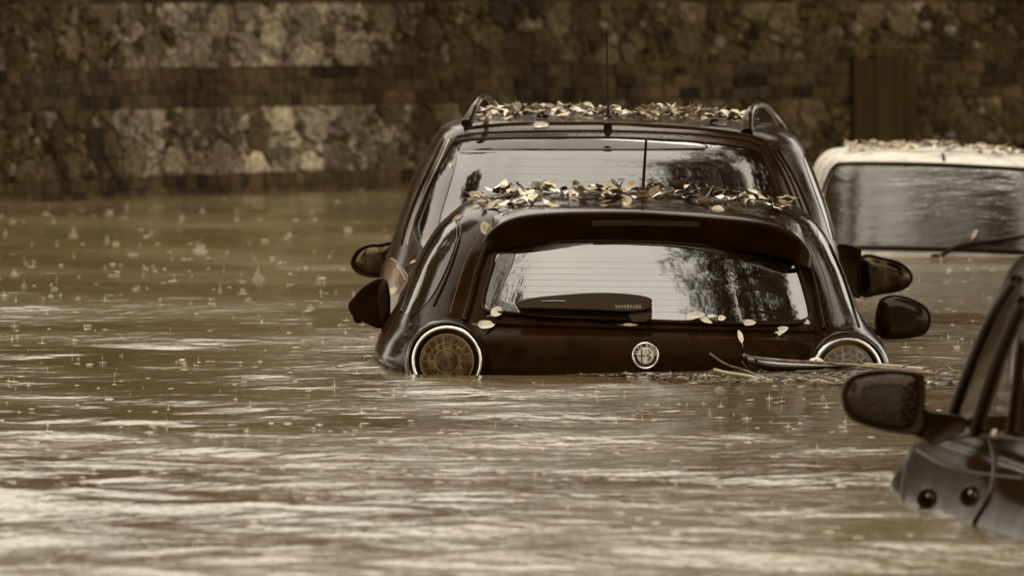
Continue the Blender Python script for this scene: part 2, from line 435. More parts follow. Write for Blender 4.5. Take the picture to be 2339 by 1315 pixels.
me = bpy.data.meshes.new('stone_wall'); me.from_pydata(wv, [], wf); me.update()
ca = me.color_attributes.new('tone', 'FLOAT_COLOR', 'POINT'); ca.data.foreach_set('color', np.array(wc, np.float32).ravel())
wall = link('stone_wall', me, [STONE, BRICK, MORTAR], smooth=False)
me.polygons.foreach_set('material_index', wm)
tag(wall, 'old rubble stone wall banded with brick courses, standing in the flood behind the cars', 'wall')
# dark upright boards against the wall on the right
ub0, ub1 = u_of_px(1940), u_of_px(2082)
BOARD, t, b = mat('dark_weathered_wood', (.04, .024, .010), .7, spec=.08)
_n = add_noise(t, 14, 6, stretch=(3, 3, .15)); _r = ramp(t, _n.outputs[0], [(.35, (.030, .016, .0045)), (.65, (.048, .028, .009))]); t.links.new(_r.outputs[0], b.inputs['Base Color']); bump(t, b, _n.outputs[0], .6, .01)
bs = thing('wooden_shutter', wall_pt((ub0 + ub1) / 2, 0, .1), 'dark wooden boards standing upright against the wall above the white car', 'shutter')
nb_ = 6
for i in range(nb_):
    a, c2 = ub0 + (ub1 - ub0) * i / nb_ + .002, ub0 + (ub1 - ub0) * (i + 1) / nb_ - .002
    V = []; jj = nr.uniform(0, .012)
    for z in (-.3, .80 + nr.uniform(-.012, .012)):
        for uu, o in ((a, .02), (c2, .02), (c2, .04 + jj), (a, .04 + jj)): V.append(wall_pt(uu, z, o))
    mesh('board', V, [(0, 3, 2, 1), (4, 5, 6, 7), (0, 1, 5, 4), (1, 2, 6, 5), (2, 3, 7, 6), (3, 0, 4, 7)], BOARD, bs, smooth=False)

# ------------------------------------------------------------------ car shells: stacked superellipse rings
class Shell:
    def __init__(s, levels, cx=None, sh=0.0, y0=0.0):
        s.sh, s.y0 = sh, y0
        """level: (pxL,pyL,pxR,pyR,dS,rear,front,n) ; dS = distance of the silhouette"""
        L = []
        for (a, b, c, e, ds, re, fr, n) in levels:
            p, q = W(a, b, ds), W(c, e, ds)
            L.append((p.x - sh * (ds - y0), p.z, q.x - sh * (ds - y0), q.z, re, fr, n))
        D = np.array(catmull(L, 10)); s.D = D; s.cx = cx
    def mid(s, row):
        if s.cx is None: return (row[0] + row[2]) / 2
        return min(max(s.cx, row[0] + .25 * (row[2] - row[0])), row[2] - .25 * (row[2] - row[0]))
    def ring(s, row, m=112):
        xl, zl, xr, zr, re, fr, n = row; cx = s.mid(row); md, hl = (re + fr) / 2, (fr - re) / 2
        out = []
        for k in range(m):
            th = 2 * math.pi * k / m; c, si = math.cos(th), math.sin(th)
            ex = 2.0 / n
            X = abs(c) ** ex * (1 if c > 0 else -1); Yy = abs(si) ** ex * (1 if si > 0 else -1)
            x = cx + X * ((xr - cx) if X > 0 else (cx - xl)); tt = (x - xl) / max(1e-6, xr - xl)
            yy_ = md - Yy * hl; out.append((x + s.sh * (yy_ - s.y0), yy_, zl + (zr - zl) * tt))
        return out
    def build(s, name, m, parent):
        vs = []; M = 112
        for row in s.D: vs += s.ring(row, M)
        f = grid_faces(len(s.D), M, 0, True); f = [tuple(reversed(q)) for q in f]
        f.append(tuple(range((len(s.D) - 1) * M, len(s.D) * M)))
        return mesh(name, vs, f, m, parent)
    def at(s, X, z):
        D = s.D; t = np.clip((X - D[:, 0]) / np.maximum(1e-6, D[:, 2] - D[:, 0]), 0, 1)
        zz = D[:, 1] + (D[:, 3] - D[:, 1]) * t
        zz = np.maximum.accumulate(zz)
        k = np.interp(z, zz, np.arange(len(zz))); i = int(min(k, len(zz) - 2)); f = k - i
        return D[i] * (1 - f) + D[i + 1] * f
    def depth(s, X, z):
        row = s.at(X, z); cx = s.mid(row); xl, _, xr, _, re, fr, n = row
        q = abs(X - cx) / ((xr - cx) if X > cx else (cx - xl)); q = min(q, .9995)
        return (re + fr) / 2 - (fr - re) / 2 * (1 - q ** n) ** (1 / n)
    def inside(s, P):
        X = P.x - s.sh * (P.y - s.y0); row = s.at(X, P.z); cx = s.mid(row); xl, _, xr, _, re, fr, n = row
        return abs((X - cx) / ((xr - cx) if X > cx else (cx - xl))) ** n + abs((P.y - (re + fr) / 2) / ((fr - re) / 2)) ** n - 1
    def ray(s, px, py, off):
        a = s.D[:, 4].min() - .05; hit = None
        while a < 31.5:
            if s.inside(W(px, py, a)) < 0: hit = a; break
            a += .08
        if hit is None: return W(px, py, 30.3)
        lo, hi = hit - .08, hit
        for _ in range(9):
            m_ = (lo + hi) / 2
            if s.inside(W(px, py, m_)) < 0: hi = m_
            else: lo = m_
        P = W(px, py, lo); e = .004
        g = Vector([(s.inside(P + v) - s.inside(P - v)) for v in (Vector((e, 0, 0)), Vector((0, e, 0)), Vector((0, 0, e)))])
        return P + g.normalized() * off if g.length > 0 else P
    def proj(s, px, py, off=0.0, d0=40):
        if s.sh: return s.ray(px, py, off)
        d = s.D[:, 4].min()
        for _ in range(6):
            P = W(px, py, d); d = .35 * d + .65 * s.depth(P.x, P.z) if _ else s.depth(P.x, P.z)
        P = W(px, py, d - off); return P
    def top(s, X, y):
        best = None
        for row in s.D:
            xl, zl, xr, zr, re, fr, n = row; cx = s.mid(row)
            q = abs(X - cx) / max(1e-6, (xr - cx) if X > cx else (cx - xl)); md, hl = (re + fr) / 2, (fr - re) / 2
            if q < 1 and q ** n + (abs(y - md) / hl) ** n < 1: best = zl + (zr - zl) * (X - xl) / (xr - xl)
        return best
def spans(outline, rows):
    """y-monotone outline -> list of (py, xmin, xmax)"""
    pts = np.array(outline, float); y0, y1 = pts[:, 1].min(), pts[:, 1].max(); res = []
    for i in range(rows):
        t = (1 - math.cos(math.pi * i / (rows - 1))) / 2
        y = y0 + (y1 - y0) * (t * .998 + .001); xsn = []
        for a, b in zip(pts, np.roll(pts, -1, 0)):
            if (a[1] - y) * (b[1] - y) <= 0 and a[1] != b[1]: xsn.append(a[0] + (b[0] - a[0]) * (y - a[1]) / (b[1] - a[1]))
        if len(xsn) > 1: res.append((y, min(xsn), max(xsn)))
    return res
def patch(name, outline, shell, off, m, parent, rows=26, cols=36, n=6, thick=.006, smooth_out=True):
    """solid panel laid on the shell along a traced outline"""
    ol = catmull(outline, n, True) if smooth_out else outline
    sp = spans(ol, rows); vs = []
    for y, a, c in sp:
        for j in range(cols):
            t = (1 - math.cos(math.pi * j / (cols - 1))) / 2 * .5 + .5 * j / (cols - 1)
            vs.append(shell.proj(a + (c - a) * t, y, off))
    R = len(sp); f = [tuple(reversed(q)) for q in grid_faces(R, cols)]; nb = len(vs)
    bi = [j for j in range(cols)] + [i * cols + cols - 1 for i in range(1, R)] + [(R - 1) * cols + j for j in range(cols - 2, -1, -1)] + [i * cols for i in range(R - 2, 0, -1)]
    for i in bi: vs.append(vs[i] + Vector((0, thick, 0)))
    for k in range(len(bi)):
        l = (k + 1) % len(bi); f.append((bi[k], bi[l], nb + l, nb + k))
    o = mesh(name, vs, f, m, parent)
    return o
def seam(name, pts, shell, r, m, parent, off=.002, n=8, closed=False, seg=8, flat=1.0):
    P = catmull(pts, n, closed)
    return tube(name, [shell.proj(p[0], p[1], off) for p in P], r, m, parent, seg, closed, flat)
def slab(name, outline, d, depth, m, parent, bulge=.3, n=5, taper=.72, front_inset=.9):
    """mirror-housing like solid: traced outline facing the camera, rounded back"""
    ol = [W(p[0], p[1], d) for p in catmull(outline, n, True)]; c = sum(ol, Vector()) / len(ol); M = len(ol)
    vs = []
    prof = [(front_inset, .004), (.97, 0), (1, .006), (1.0, depth * .25), (.93, depth * .6), (taper, depth * .9), (taper * .55, depth)]
    for sc_, dy in prof:
        for p in ol: q = c + (p - c) * sc_; vs.append(Vector((q.x, d + dy, q.z)))
    f = grid_faces(len(prof), M, 0, True); f.append(tuple(reversed(range(M)))); f.append(tuple(range((len(prof) - 1) * M, len(prof) * M)))
    o = mesh(name, vs, f, m, parent)
    return o
def glass_slab(name, outline, d, m, parent, n=5):
    ol = [W(p[0], p[1], d) for p in catmull(outline, n, True)]; c = sum(ol, Vector()) / len(ol); M = len(ol); vs = []
    for sc_, dy in ((1, .004), (.97, 0), (.5, -.0015)):
        for p in ol: q = c + (p - c) * sc_; vs.append(Vector((q.x, d + dy, q.z)))
    f = grid_faces(3, M, 0, True); f.append(tuple(range(2 * M, 3 * M)))
    return mesh(name, vs, f, m, parent)

# ------------------------------------------------------------------ the black hatchback in the middle
HL = [ # pxL pyL pxR pyR dS rear front n
 (905, 990, 2035, 1000, 40.9, 40.08, 44.0, 4.2), (890, 905, 2042, 915, 40.9, 40.06, 44.0, 4.2),
 (872, 850, 2045, 866, 40.9, 40.05, 44.0, 4.2), (851, 818, 2042, 832, 40.9, 40.05, 44.0, 4.2),
 (857, 787, 2030, 797, 40.9, 40.052, 43.95, 4.0), (871, 758, 2007, 766, 40.9, 40.065, 43.8, 3.8), (889, 729, 1985, 740, 40.9, 40.11, 43.4, 3.5),
 (911, 690, 1966, 704, 40.9, 40.14, 43.2, 3.4), (934, 640, 1946, 655, 40.9, 40.175, 43.0, 3.3), (955, 592, 1928, 610, 40.95, 40.21, 42.85, 3.2),
 (977, 552, 1907, 568, 41.0, 40.245, 42.7, 3.1), (1004, 515, 1884, 530, 41.1, 40.29, 42.55, 3.0), (1036, 485, 1856, 498, 41.2, 40.38, 42.4, 3.0),
 (1067, 461, 1822, 473, 41.3, 40.60, 42.25, 2.9), (1117, 447, 1780, 459, 41.4, 40.80, 42.05, 2.8), (1200, 442, 1700, 450, 41.4, 41.0, 41.85, 2.5), (1430, 438, 1500, 440, 41.4, 41.3, 41.5, 2.0)]
hs = Shell(HL)
hatch = thing('parked_car', W(1475, 853, 41.8), 'black small hatchback with round tail lamps and badge, flooded up to its tailgate', 'car', 'cars standing in the flood water')
hs.build('body', BLACK, hatch)
GO = [(1137, 574), (1207, 556), (1323, 551), (1480, 552), (1600, 560), (1700, 570), (1765, 582), (1812, 598), (1828, 630), (1840, 670), (1850, 716), (1838, 731), (1790, 739), (1650, 738), (1480, 733), (1300, 724), (1150, 715), (1110, 708), (1103, 690), (1112, 650), (1124, 612)]
rg = patch('rear_window', GO, hs, .006, GLASS, hatch, rows=40, cols=60)
seam('window_seal', GO, hs, .007, RUBBER, rg, .006, closed=True)
# heater wires printed on the glass
hv, hf = [], []
for y in range(596, 712, 14):
    a, c2 = 1150 - (y - 596) * .2, 1790 + (y - 596) * .25
    tube_data([hs.proj(a + (c2 - a) * k / 14, y + 6 * k / 14, .0085) for k in range(15)], .0002, 4, vs=hv, fs=hf)
mesh('heater_wires', hv, hf, GLASSDIM, rg)
patch('dim_band', [(1140, 582), (1175, 575), (1168, 610), (1150, 650), (1142, 684), (1170, 694), (1180, 712), (1130, 708), (1113, 700), (1108, 688), (1117, 648), (1128, 612)], hs, .0075, GLASSDIM, rg, rows=24, cols=10, thick=.001)  # dimmer overlay, so the inner glass looks lit through the windscreen
# spoiler over the window
SE = [(1098, 556), (1108, 541), (1129, 521), (1168, 501), (1226, 491), (1323, 486), (1440, 485), (1519, 489), (1637, 498), (1716, 507), (1776, 519), (1815, 537), (1838, 556), (1852, 580)]
se = catmull(SE, 6); rows = []
def se_row(dy_px, add, k):
    r = []
    for i, p in enumerate(se):
        t = 2 * i / (len(se) - 1) - 1
        d = 40.21 + .22 * abs(t) ** 2.4 + add
        r.append(W(p[0] * (1 - k) + 1475 * k, p[1] + dy_px * (1 - .6 * t ** 6), d))
    return r
rows.append(se_row(66, .05, .0)); rows.append(se_row(48, .03, .0)); rows.append(se_row(12, .008, 0)); rows.append(se_row(4, 0, 0)); rows.append(se_row(0, .004, 0)); rows.append(se_row(-4, .03, .004))
rowr = []
for i, p in enumerate(se):
    t = 2 * i / (len(se) - 1) - 1
    q = rows[-1][i]; y = q.y + .5; x = q.x * .97 + .4346 * .03
    zt = hs.top(x, y); zt = (zt if zt is not None else q.z) - .004
    rowr.append(Vector((x, y, min(zt, q.z + .08))))
mid = [(a * .62 + b * .38 + Vector((0, 0, .006))) for a, b in zip(rows[-1], rowr)]
rows += [mid, rowr]
vs = [p for r in rows for p in r]; f = [q for q in grid_faces(len(rows), len(se))]
sp = mesh('roof_spoiler', vs, f, BLACK, hatch)
BRK, _t, _b = mat('unlit_brake_lens', (.034, .016, .004), .3)
def on_sp(px, py, off):                              # point on the spoiler's rear face
    i = min(range(len(se)), key=lambda k: abs(se[k][0] - px)); t = 2 * i / (len(se) - 1) - 1
    k = (py - se[i][1] - 12) / 36
    return W(px, py, 40.21 + .22 * abs(t) ** 2.4 + .008 + .022 * k - off)
bl = [(x, y) for x, y in ((1352, 503), (1475, 501), (1598, 506), (1598, 518), (1475, 515), (1352, 516))]
V = [on_sp(x, y, .006) for x, y in bl] + [on_sp(x, y, -.01) for x, y in bl]
mesh('brake_light', V, [(5, 4, 3, 2, 1, 0)] + [(i, (i + 1) % 6, 6 + (i + 1) % 6, 6 + i) for i in range(6)], BRK, hatch, smooth=False)
# mouldings, gaps and pillar edges
seam('tailgate_gap', [(1179, 484), (1129, 508), (1102, 531), (1079, 566), (1063, 597), (1048, 644), (1028, 714)], hs, .0013, GAPLINE, hatch, .001)
seam('tailgate_gap', [(1822, 530), (1850, 556), (1874, 605), (1894, 669), (1907, 745)], hs, .0013, GAPLINE, hatch, .001)
seam('window_moulding', [(1119, 549), (1103, 590), (1090, 628), (1078, 680), (1062, 732)], hs, .012, BLACK, hatch, .004, seg=14)
seam('window_moulding', [(1832, 574), (1850, 620), (1862, 670), (1872, 720), (1880, 752)], hs, .010, BLACK, hatch, .004, seg=14)
seam('tailgate_ridge', [(1118, 737), (1160, 739), (1300, 743), (1480, 749), (1700, 753), (1860, 756)], hs, .010, BLACK, hatch, .002, seg=14)
seam('pillar_crease', [(1895, 560), (1925, 630), (1945, 690), (1962, 745)], hs, .005, BLACK, hatch, .003)
seam('pillar_crease', [(1040, 500), (1052, 520), (1046, 560), (1022, 630), (990, 700)], hs, .004, BLACK, hatch, .003)
sg = patch('quarter_window', [(1034, 504), (1044, 520), (1040, 560), (1018, 620), (985, 680), (950, 712), (922, 712), (940, 660), (962, 606), (985, 560), (1012, 522)], hs, .004, SIDEGLASS, hatch, rows=22, cols=14)
seam('window_seal', [(1026, 506), (1005, 527), (980, 562), (957, 608), (935, 662), (916, 712)], hs, .006, RUBBER, sg, .003)
patch('quarter_window', [(1868, 512), (1880, 540), (1905, 590), (1928, 650), (1948, 712), (1936, 716), (1920, 680), (1896, 615), (1872, 560)], hs, .004, SIDEGLASS, hatch, rows=20, cols=8)
# round tail lamps
def tail_lamp(cx, cy):
    P = hs.proj(cx, cy, 0); yy = P.y - .035; s = F / yy
    sg_ = 1 if cx < 1400 else -1; LSL[0] = (hs.proj(cx + 85, cy - 10).y - hs.proj(cx - 60, cy - 10).y) / 145 * .8
    root = mesh('tail_lamp', *lathe(cx, cy, P.y - .03, [(62, .018), (62, .006), (60, .001), (57, -.003), (40, -.010), (20, -.013), (0, -.0135)], 64), LEDRED, hatch)
    mesh('chrome_ring', *lathe(cx, cy, P.y - .03, [(70, .03), (70.5, .008), (72.5, -.004), (75, -.010), (77.5, -.011), (80, -.006), (81.6, .004), (82, .06)], 72), CHROME, root)
    mesh('lamp_recess', *lathe(cx, cy, P.y - .03, [(72, .02), (66, .016), (61, .02)], 64), RUBBER, root)
    mesh('lamp_bezel', *lathe(cx, cy, P.y - .03, [(81, .012), (84, .0), (89, .012), (94, .05), (98, .11)], 72), BLACK, root)
    mesh('lamp_rim', *lathe(cx, cy, P.y - .03, [(58, 0), (59, -.0045), (61.5, -.004), (62.5, .004)], 64), LEDRIM, root)
    mesh('centre_lens', *lathe(cx, cy, P.y - .03, [(25, -.008), (24, -.017), (22, -.018), (12, -.021), (0, -.022)], 40), LEDCELL, root)
    mesh('centre_rim', *lathe(cx, cy, P.y - .03, [(25.5, -.01), (26.2, -.0165), (27.6, -.0165), (28.2, -.01)], 40), LEDRIM, root)
    cv, cf = [], []
    for R, n, w_ in ((49.5, 18, 6.2), (35.5, 14, 5.4)):
        for k in range(n):
            a = 2 * math.pi * (k + .5) / n; b0 = len(cv)
            hgt = -.0065 - .004 * (1 - R / 60) * 2
            for ir, (sc_, dy) in enumerate(((1, 0), (.85, -.0025))):
                for i in range(4):
                    da = (-1, 1, 1, -1)[i] * w_ / R * sc_ * .95; dr = (-1, -1, 1, 1)[i] * w_ * .9 * sc_
                    cv.append(W(cx + (R + dr) * math.cos(a + da), cy + (R + dr) * math.sin(a + da), P.y - .03 + hgt + dy + LSL[0] * (R + dr) * math.cos(a + da)))
            cf.append((b0 + 7, b0 + 6, b0 + 5, b0 + 4))
            for i in range(4): cf.append((b0 + i, b0 + 4 + i, b0 + 4 + (i + 1) % 4, b0 + (i + 1) % 4))
    mesh('lamp_cells', cv, cf, LEDCELL, root, smooth=False)
LSL = [0.0]
def lathe(cx, cy, d, prof, seg):
    vs, f = [], []
    for r, dy in prof:
        for k in range(seg):
            a = 2 * math.pi * k / seg
            vs.append(W(cx + r * math.cos(a), cy + r * math.sin(a), d + dy + LSL[0] * r * math.cos(a)))
    f = grid_faces(len(prof), seg, 0, True)
    return vs, f
tail_lamp(1021, 824); tail_lamp(1935, 850); LSL[0] = 0.0
# badge
BX, BY = 1474.5, 812
bp = hs.proj(BX, BY, 0); bd = bp.y - .012
DARKENAMEL, _t, _b = mat('dark_enamel', (.02, .010, .002), .25)
PALEENAMEL, _t, _b = mat('pale_enamel', (.62, .57, .48), .25, 1.5, 0, .4)
badge = mesh('badge', *lathe(BX, BY, bd, [(31, .014), (31.5, .003), (30, 0), (27.5, 0), (26, .003)], 56), CHROME, hatch)
mesh('badge_band', *lathe(BX, BY, bd, [(27, .003), (18, .003)], 56), DARKENAMEL, badge)
mesh('badge_disc', *lathe(BX, BY, bd, [(19.5, .004), (19, 0), (17, -.001), (0, -.001)], 48), PALEENAMEL, badge)
def bar(x0, y0, x1, y1, w_, z=-.0025):
    v = Vector((x1 - x0, y1 - y0)); v.normalize(); nx, ny2 = -v.y * w_, v.x * w_
    q = [(x0 + nx, y0 + ny2), (x1 + nx, y1 + ny2), (x1 - nx, y1 - ny2), (x0 - nx, y0 - ny2)]
    return [W(BX + a, BY + c, bd + z) for a, c in q] + [W(BX + a, BY + c, bd) for a, c in q]
cv = bar(-9, -15.5, -9, 15.5, 1.25) + bar(-17.5, 0, -1.5, 0, 1.1, -.0022)
bf = [(0, 1, 2, 3), (0, 4, 5, 1), (1, 5, 6, 2), (2, 6, 7, 3), (3, 7, 4, 0)]
mesh('badge_cross', cv, bf + [tuple(i + 8 for i in q) for q in bf], DARKENAMEL, badge, smooth=False)
sv = [(5, -14), (9, -11), (11, -7), (7, -4), (4, -1), (8, 2), (12, 4), (9, 7), (5, 8), (8, 11), (11, 10)]
tube('badge_serpent', [W(BX + p[0], BY + p[1], bd - .0025) for p in catmull(sv, 4)], [.0009 + .0008 * math.sin(math.pi * k / 40) for k in range(41)], DARKENAMEL, badge, 6)
tube('badge_divider', [W(BX + .2, BY - 18, bd - .0015), W(BX + .2, BY + 18, bd - .0015)], .0009, CHROME, badge, 6)
tv, tf = [], []
word = 'ALFA ROMEO'
for k, ch in enumerate(word):
    if ch == ' ': continue
    cu = bpy.data.curves.new('letter', 'FONT'); cu.body = ch; cu.size = 9.5; cu.align_x = 'CENTER'; cu.offset = .18
    to = bpy.data.objects.new('letter', cu); C.objects.link(to)
    dg = bpy.context.evaluated_depsgraph_get(); tm = bpy.data.meshes.new_from_object(to.evaluated_get(dg))
    ang = math.radians(-78 + 156 * k / (len(word) - 1)); b0 = len(tv)
    for v in tm.vertices:
        r = 19.2 + v.co.y; a = ang + v.co.x / 22.5
        tv.append(W(BX + r * math.sin(a), BY - r * math.cos(a), bd - .0005))
    for p in tm.polygons: tf.append(tuple(b0 + i for i in p.vertices))
    bpy.data.objects.remove(to); bpy.data.curves.remove(cu); bpy.data.meshes.remove(tm)
mesh('badge_lettering', tv, tf, PALEENAMEL, badge, smooth=False)
# rear wiper
wo_ = [(1178, 693), (1200, 683), (1265, 675), (1362, 669), (1440, 672), (1484, 680), (1489, 692), (1484, 704), (1440, 710), (1360, 708), (1270, 706), (1200, 706), (1182, 702)]
wip = patch('rear_wiper', wo_, hs, .045, PLASTIC, hatch, rows=14, cols=30, thick=.03)
patch('wiper_base', [(1440, 700), (1486, 700), (1486, 728), (1470, 734), (1440, 732)], hs, .03, PLASTIC, wip, rows=8, cols=8, thick=.03)
seam('wiper_blade', [(1150, 712), (1250, 722), (1350, 726), (1480, 730)], hs, .005, RUBBER, wip, .016)
seam('wiper_glint', [(1236, 688), (1270, 687), (1292, 688)], hs, .0022, STEEL, wip, .047)
WORN, _t, _b = mat('worn_marking', (.16, .125, .08), .6)
mv, mf = [], []
for k in range(9):
    x = 1405 + k * 6.8; b0 = len(mv)
    hgt = 4.2 + nr.uniform(-1, 1)
    for a, c2 in ((0, -hgt), (4.8, -hgt + nr.uniform(-1, 1)), (5, hgt), (nr.uniform(-.5, 1.5), hgt)): mv.append(hs.proj(x + a, 700 + c2, .0465))
    mf.append((b0, b0 + 1, b0 + 2, b0 + 3))
mesh('wiper_marking', mv, mf, WORN, wip, smooth=False)
# aerial
def aerial(car, x, ytop, yb, d, r, lean=0, name='aerial'):
    s = d / F
    P = [W(x, yb + 5, d), W(x, yb - 5, d), W(x, yb - 16, d), W(x + lean * .1, yb - 28, d), W(x + lean * .2, yb - 42, d), W(x + lean, ytop, d - .02)]
    tube(name, [P[0], P[1], P[2], P[3], P[4], P[4].lerp(P[5], .5), P[5]], [13 * s, 12 * s, 6.5 * s, r * 1.6, r * 1.15, r, r * .85], RUBBER, car, 12)
aerial(hatch, 1468, 318, 460, 41.0, .0048, 8)
# wing mirrors
MR = [(2005, 696), (2017, 678), (2048, 673), (2088, 684), (2119, 704), (2128, 732), (2116, 760), (2088, 771), (2033, 775), (2009, 769), (1999, 736)]
mr_ = slab('wing_mirror', MR, 42.2, .11, PLASTIC, hatch)
cg = lambda o, f_: [((p[0] - sum(q[0] for q in o) / len(o)) * f_ + sum(q[0] for q in o) / len(o), (p[1] - sum(q[1] for q in o) / len(o)) * f_ + sum(q[1] for q in o) / len(o)) for p in o]
DIMMIR, _t, _b = mat('dark_mirror_glass', (.025, .014, .005), .16, metal=.6)
glass_slab('mirror_glass', cg(MR, .88), 42.19, DIMMIR, mr_)
tube('mirror_arm', [W(1978, 752, 42.25), W(1998, 757, 42.24), W(2030, 760, 42.24)], [.03, .022, .02], PLASTIC, mr_, 10, flat=.6)
ML = [(877, 637), (861, 637), (841, 647), (822, 662), (807, 680), (795, 697), (804, 720), (829, 735), (865, 750), (887, 742), (892, 690), (887, 650)]
ml_ = slab('wing_mirror', ML, 42.1, .10, BLACK, hatch, front_inset=.7)
patch_v = [(866, 655), (876, 642), (886, 650), (890, 690), (886, 730), (874, 740), (866, 712), (864, 680)]
glass_slab('mirror_rim', patch_v, 42.09, RUBBER, ml_)
slab('mirror_foot', [(806, 723), (818, 721), (828, 730), (824, 738), (812, 736)], 42.15, .05, PLASTIC, ml_)
tube('mirror_arm', [W(880, 742, 42.15), W(905, 735, 42.15)], .02, PLASTIC, ml_, 10)
slab('door_handle', [(833, 815), (843, 812), (854, 818), (856, 832), (846, 838), (836, 832)], 41.3, .05, CHROME, hatch)

# ------------------------------------------------------------------ dark estate car behind it
EL = [(850, 900, 1955, 900, 45.6, 44.95, 49.4, 4.2), (848, 760, 1950, 765, 45.6, 44.93, 49.4, 4.2), (852, 700, 1945, 705, 45.6, 44.92, 49.3, 4.2), (858, 655, 1938, 660, 45.6, 44.93, 49.0, 4.0),
 (867, 622, 1931, 618, 45.6, 44.95, 48.7, 3.8), (883, 580, 1924, 576, 45.6, 44.98, 48.5, 3.6), (900, 525, 1914, 530, 45.6, 45.02, 48.35, 3.5), (920, 463, 1899, 474, 45.6, 45.07, 48.2, 3.4),
 (944, 396, 1875, 412, 45.6, 45.13, 48.0, 3.4), (968, 352, 1857, 368, 45.6, 45.17, 47.9, 3.3), (989, 318, 1840, 336, 45.7, 45.22, 47.8, 3.3), (1010, 292, 1820, 312, 45.8, 45.28, 47.7, 3.2),
 (1040, 278, 1795, 296, 45.9, 45.36, 47.6, 3.1), (1090, 270, 1750, 283, 46.0, 45.5, 47.4, 3.0), (1200, 265, 1650, 272, 46.2, 45.8, 47.1, 2.6), (1400, 262, 1480, 264, 46.4, 46.3, 46.6, 2.0)]
es = Shell(EL)
est = thing('parked_car', W(1410, 700, 47), 'dark estate car with roof rails and thin whip aerial, behind the black hatchback', 'car', 'cars standing in the flood water')
es.build('body', DARK, est)
EO = [(1034, 330), (1052, 320), (1100, 317), (1240, 315), (1388, 315), (1500, 319), (1620, 327), (1700, 337), (1733, 348), (1750, 372), (1766, 412), (1780, 455), (1794, 510), (1805, 570), (1790, 600), (1600, 612), (1400, 612), (1150, 605), (1000, 590), (958, 560), (946, 527), (957, 490), (982, 425), (1008, 372)]
eg = patch('rear_window', EO, es, .008, GLASS2, est, rows=44, cols=60)
seam('window_seal', EO, es, .006, RUBBER, eg, .008, closed=True)
hv, hf = [], []
for y in range(362, 560, 17):
    a, c2 = 1018 - (y - 362) * .36, 1742 + (y - 362) * .26
    tube_data([es.proj(a + (c2 - a) * k / 14, y + 4 * k / 14, .0105) for k in range(15)], .0002, 4, vs=hv, fs=hf)
mesh('heater_wires', hv, hf, GLASSDIM, eg)
seam('roof_edge', [(1062, 296), (1077, 292), (1140, 286), (1218, 283), (1385, 283), (1500, 288), (1600, 295), (1701, 309), (1740, 320)], es, .0085, DARK, est, .004, seg=14)
seam('roof_gutter', [(1040, 318), (1060, 308), (1160, 301), (1385, 299), (1560, 305), (1690, 318), (1735, 332)], es, .004, STEEL if False else DARK, est, .004)
seam('pillar_highlight', [(1012, 318), (1000, 345), (974, 400), (950, 455), (930, 510), (916, 560)], es, .007, DARK, est, .004, seg=12)
seam('pillar_highlight', [(1026, 318), (1014, 348), (990, 400), (965, 455), (943, 510), (930, 560)], es, .004, STEEL, est, .002)  # paler tube drawn in place of a highlight line along the pillar
for k, dx in enumerate((24, 44, 62)):
    seam('pillar_highlight', [(1745 + dx * .5, 340), (1775 + dx * .6, 400), (1800 + dx * .7, 470), (1822 + dx * .8, 550)], es, (.006, .004, .006)[k], DARK, est, .003)
# right-hand side window
patch('quarter_window', [(1836, 345), (1852, 372), (1872, 420), (1892, 478), (1908, 540), (1898, 545), (1880, 490), (1858, 430), (1838, 372)], es, .004, SIDEGLASS, est, rows=20, cols=8)
def rail(path, radii):
    P = catmull([(*W(x, y, d),) for x, y, d in path], 8)
    R = np.interp(np.linspace(0, 1, len(P)), np.linspace(0, 1, len(radii)), radii)
    return tube('roof_rail', [Vector(p) for p in P], list(R), DARK, est, 14)
rail([(1066, 284, 45.45), (1076, 262, 45.5), (1086, 241, 45.6), (1098, 225, 45.85), (1108, 220, 46.5), (1118, 226, 47.3), (1125, 242, 47.6), (1127, 268, 47.7)], [.022, .016, .012, .011, .011, .011, .013, .014])
rail([(1706, 304, 45.45), (1707, 278, 45.5), (1712, 258, 45.6), (1724, 244, 45.85), (1745, 241, 46.5), (1764, 258, 47.3), (1778, 278, 47.6), (1790, 300, 47.7)], [.024, .02, .016, .012, .011, .011, .013, .015])
aerial(est, 1389, 75, 278, 45.9, .0026, -3)
slab('aerial_mount', [(1380, 284), (1396, 284), (1398, 300), (1392, 312), (1384, 312), (1379, 300)], 45.18, .03, RUBBER, est)
SR = [(1966, 586), (2019, 588), (2057, 599), (2080, 618), (2086, 634), (2078, 652), (2055, 666), (2010, 673), (1966, 674)]
sr_ = slab('wing_mirror', SR, 47.6, .12, PLASTIC, est, n=4)
glass_slab('mirror_glass', [(1970, 593), (2019, 595), (2053, 605), (2074, 622), (2079, 634), (2072, 648), (2050, 660), (2010, 666), (1973, 666)], 47.59, MIRGLASS, sr_, 4)
slab('mirror_arm', [(1915, 556), (1962, 566), (1968, 580), (1968, 674), (1945, 674), (1925, 640), (1912, 590)], 47.62, .08, PLASTIC, sr_, n=3)
SL = [(900, 556), (872, 556), (841, 558), (815, 571), (800, 597), (808, 618), (829, 630), (860, 635), (896, 634)]
sl_ = slab('wing_mirror', SL, 47.6, .12, PLASTIC, est, n=4)
glass_slab('mirror_glass', [(894, 566), (870, 565), (842, 566), (824, 576), (812, 596), (820, 611), (838, 621), (862, 626), (892, 625)], 47.59, MIRGLASS, sl_, 4)
tl = patch('tail_lamp', [(892, 588), (911, 602), (932, 630), (930, 648), (915, 672), (902, 708), (888, 722), (884, 690), (884, 655), (876, 636), (880, 612)], es, .012, AMBER, est, rows=24, cols=14, thick=.02)
seam('lamp_edge', [(893, 590), (911, 603), (932, 632)], es, .0025, GAPLINE, tl, .013)
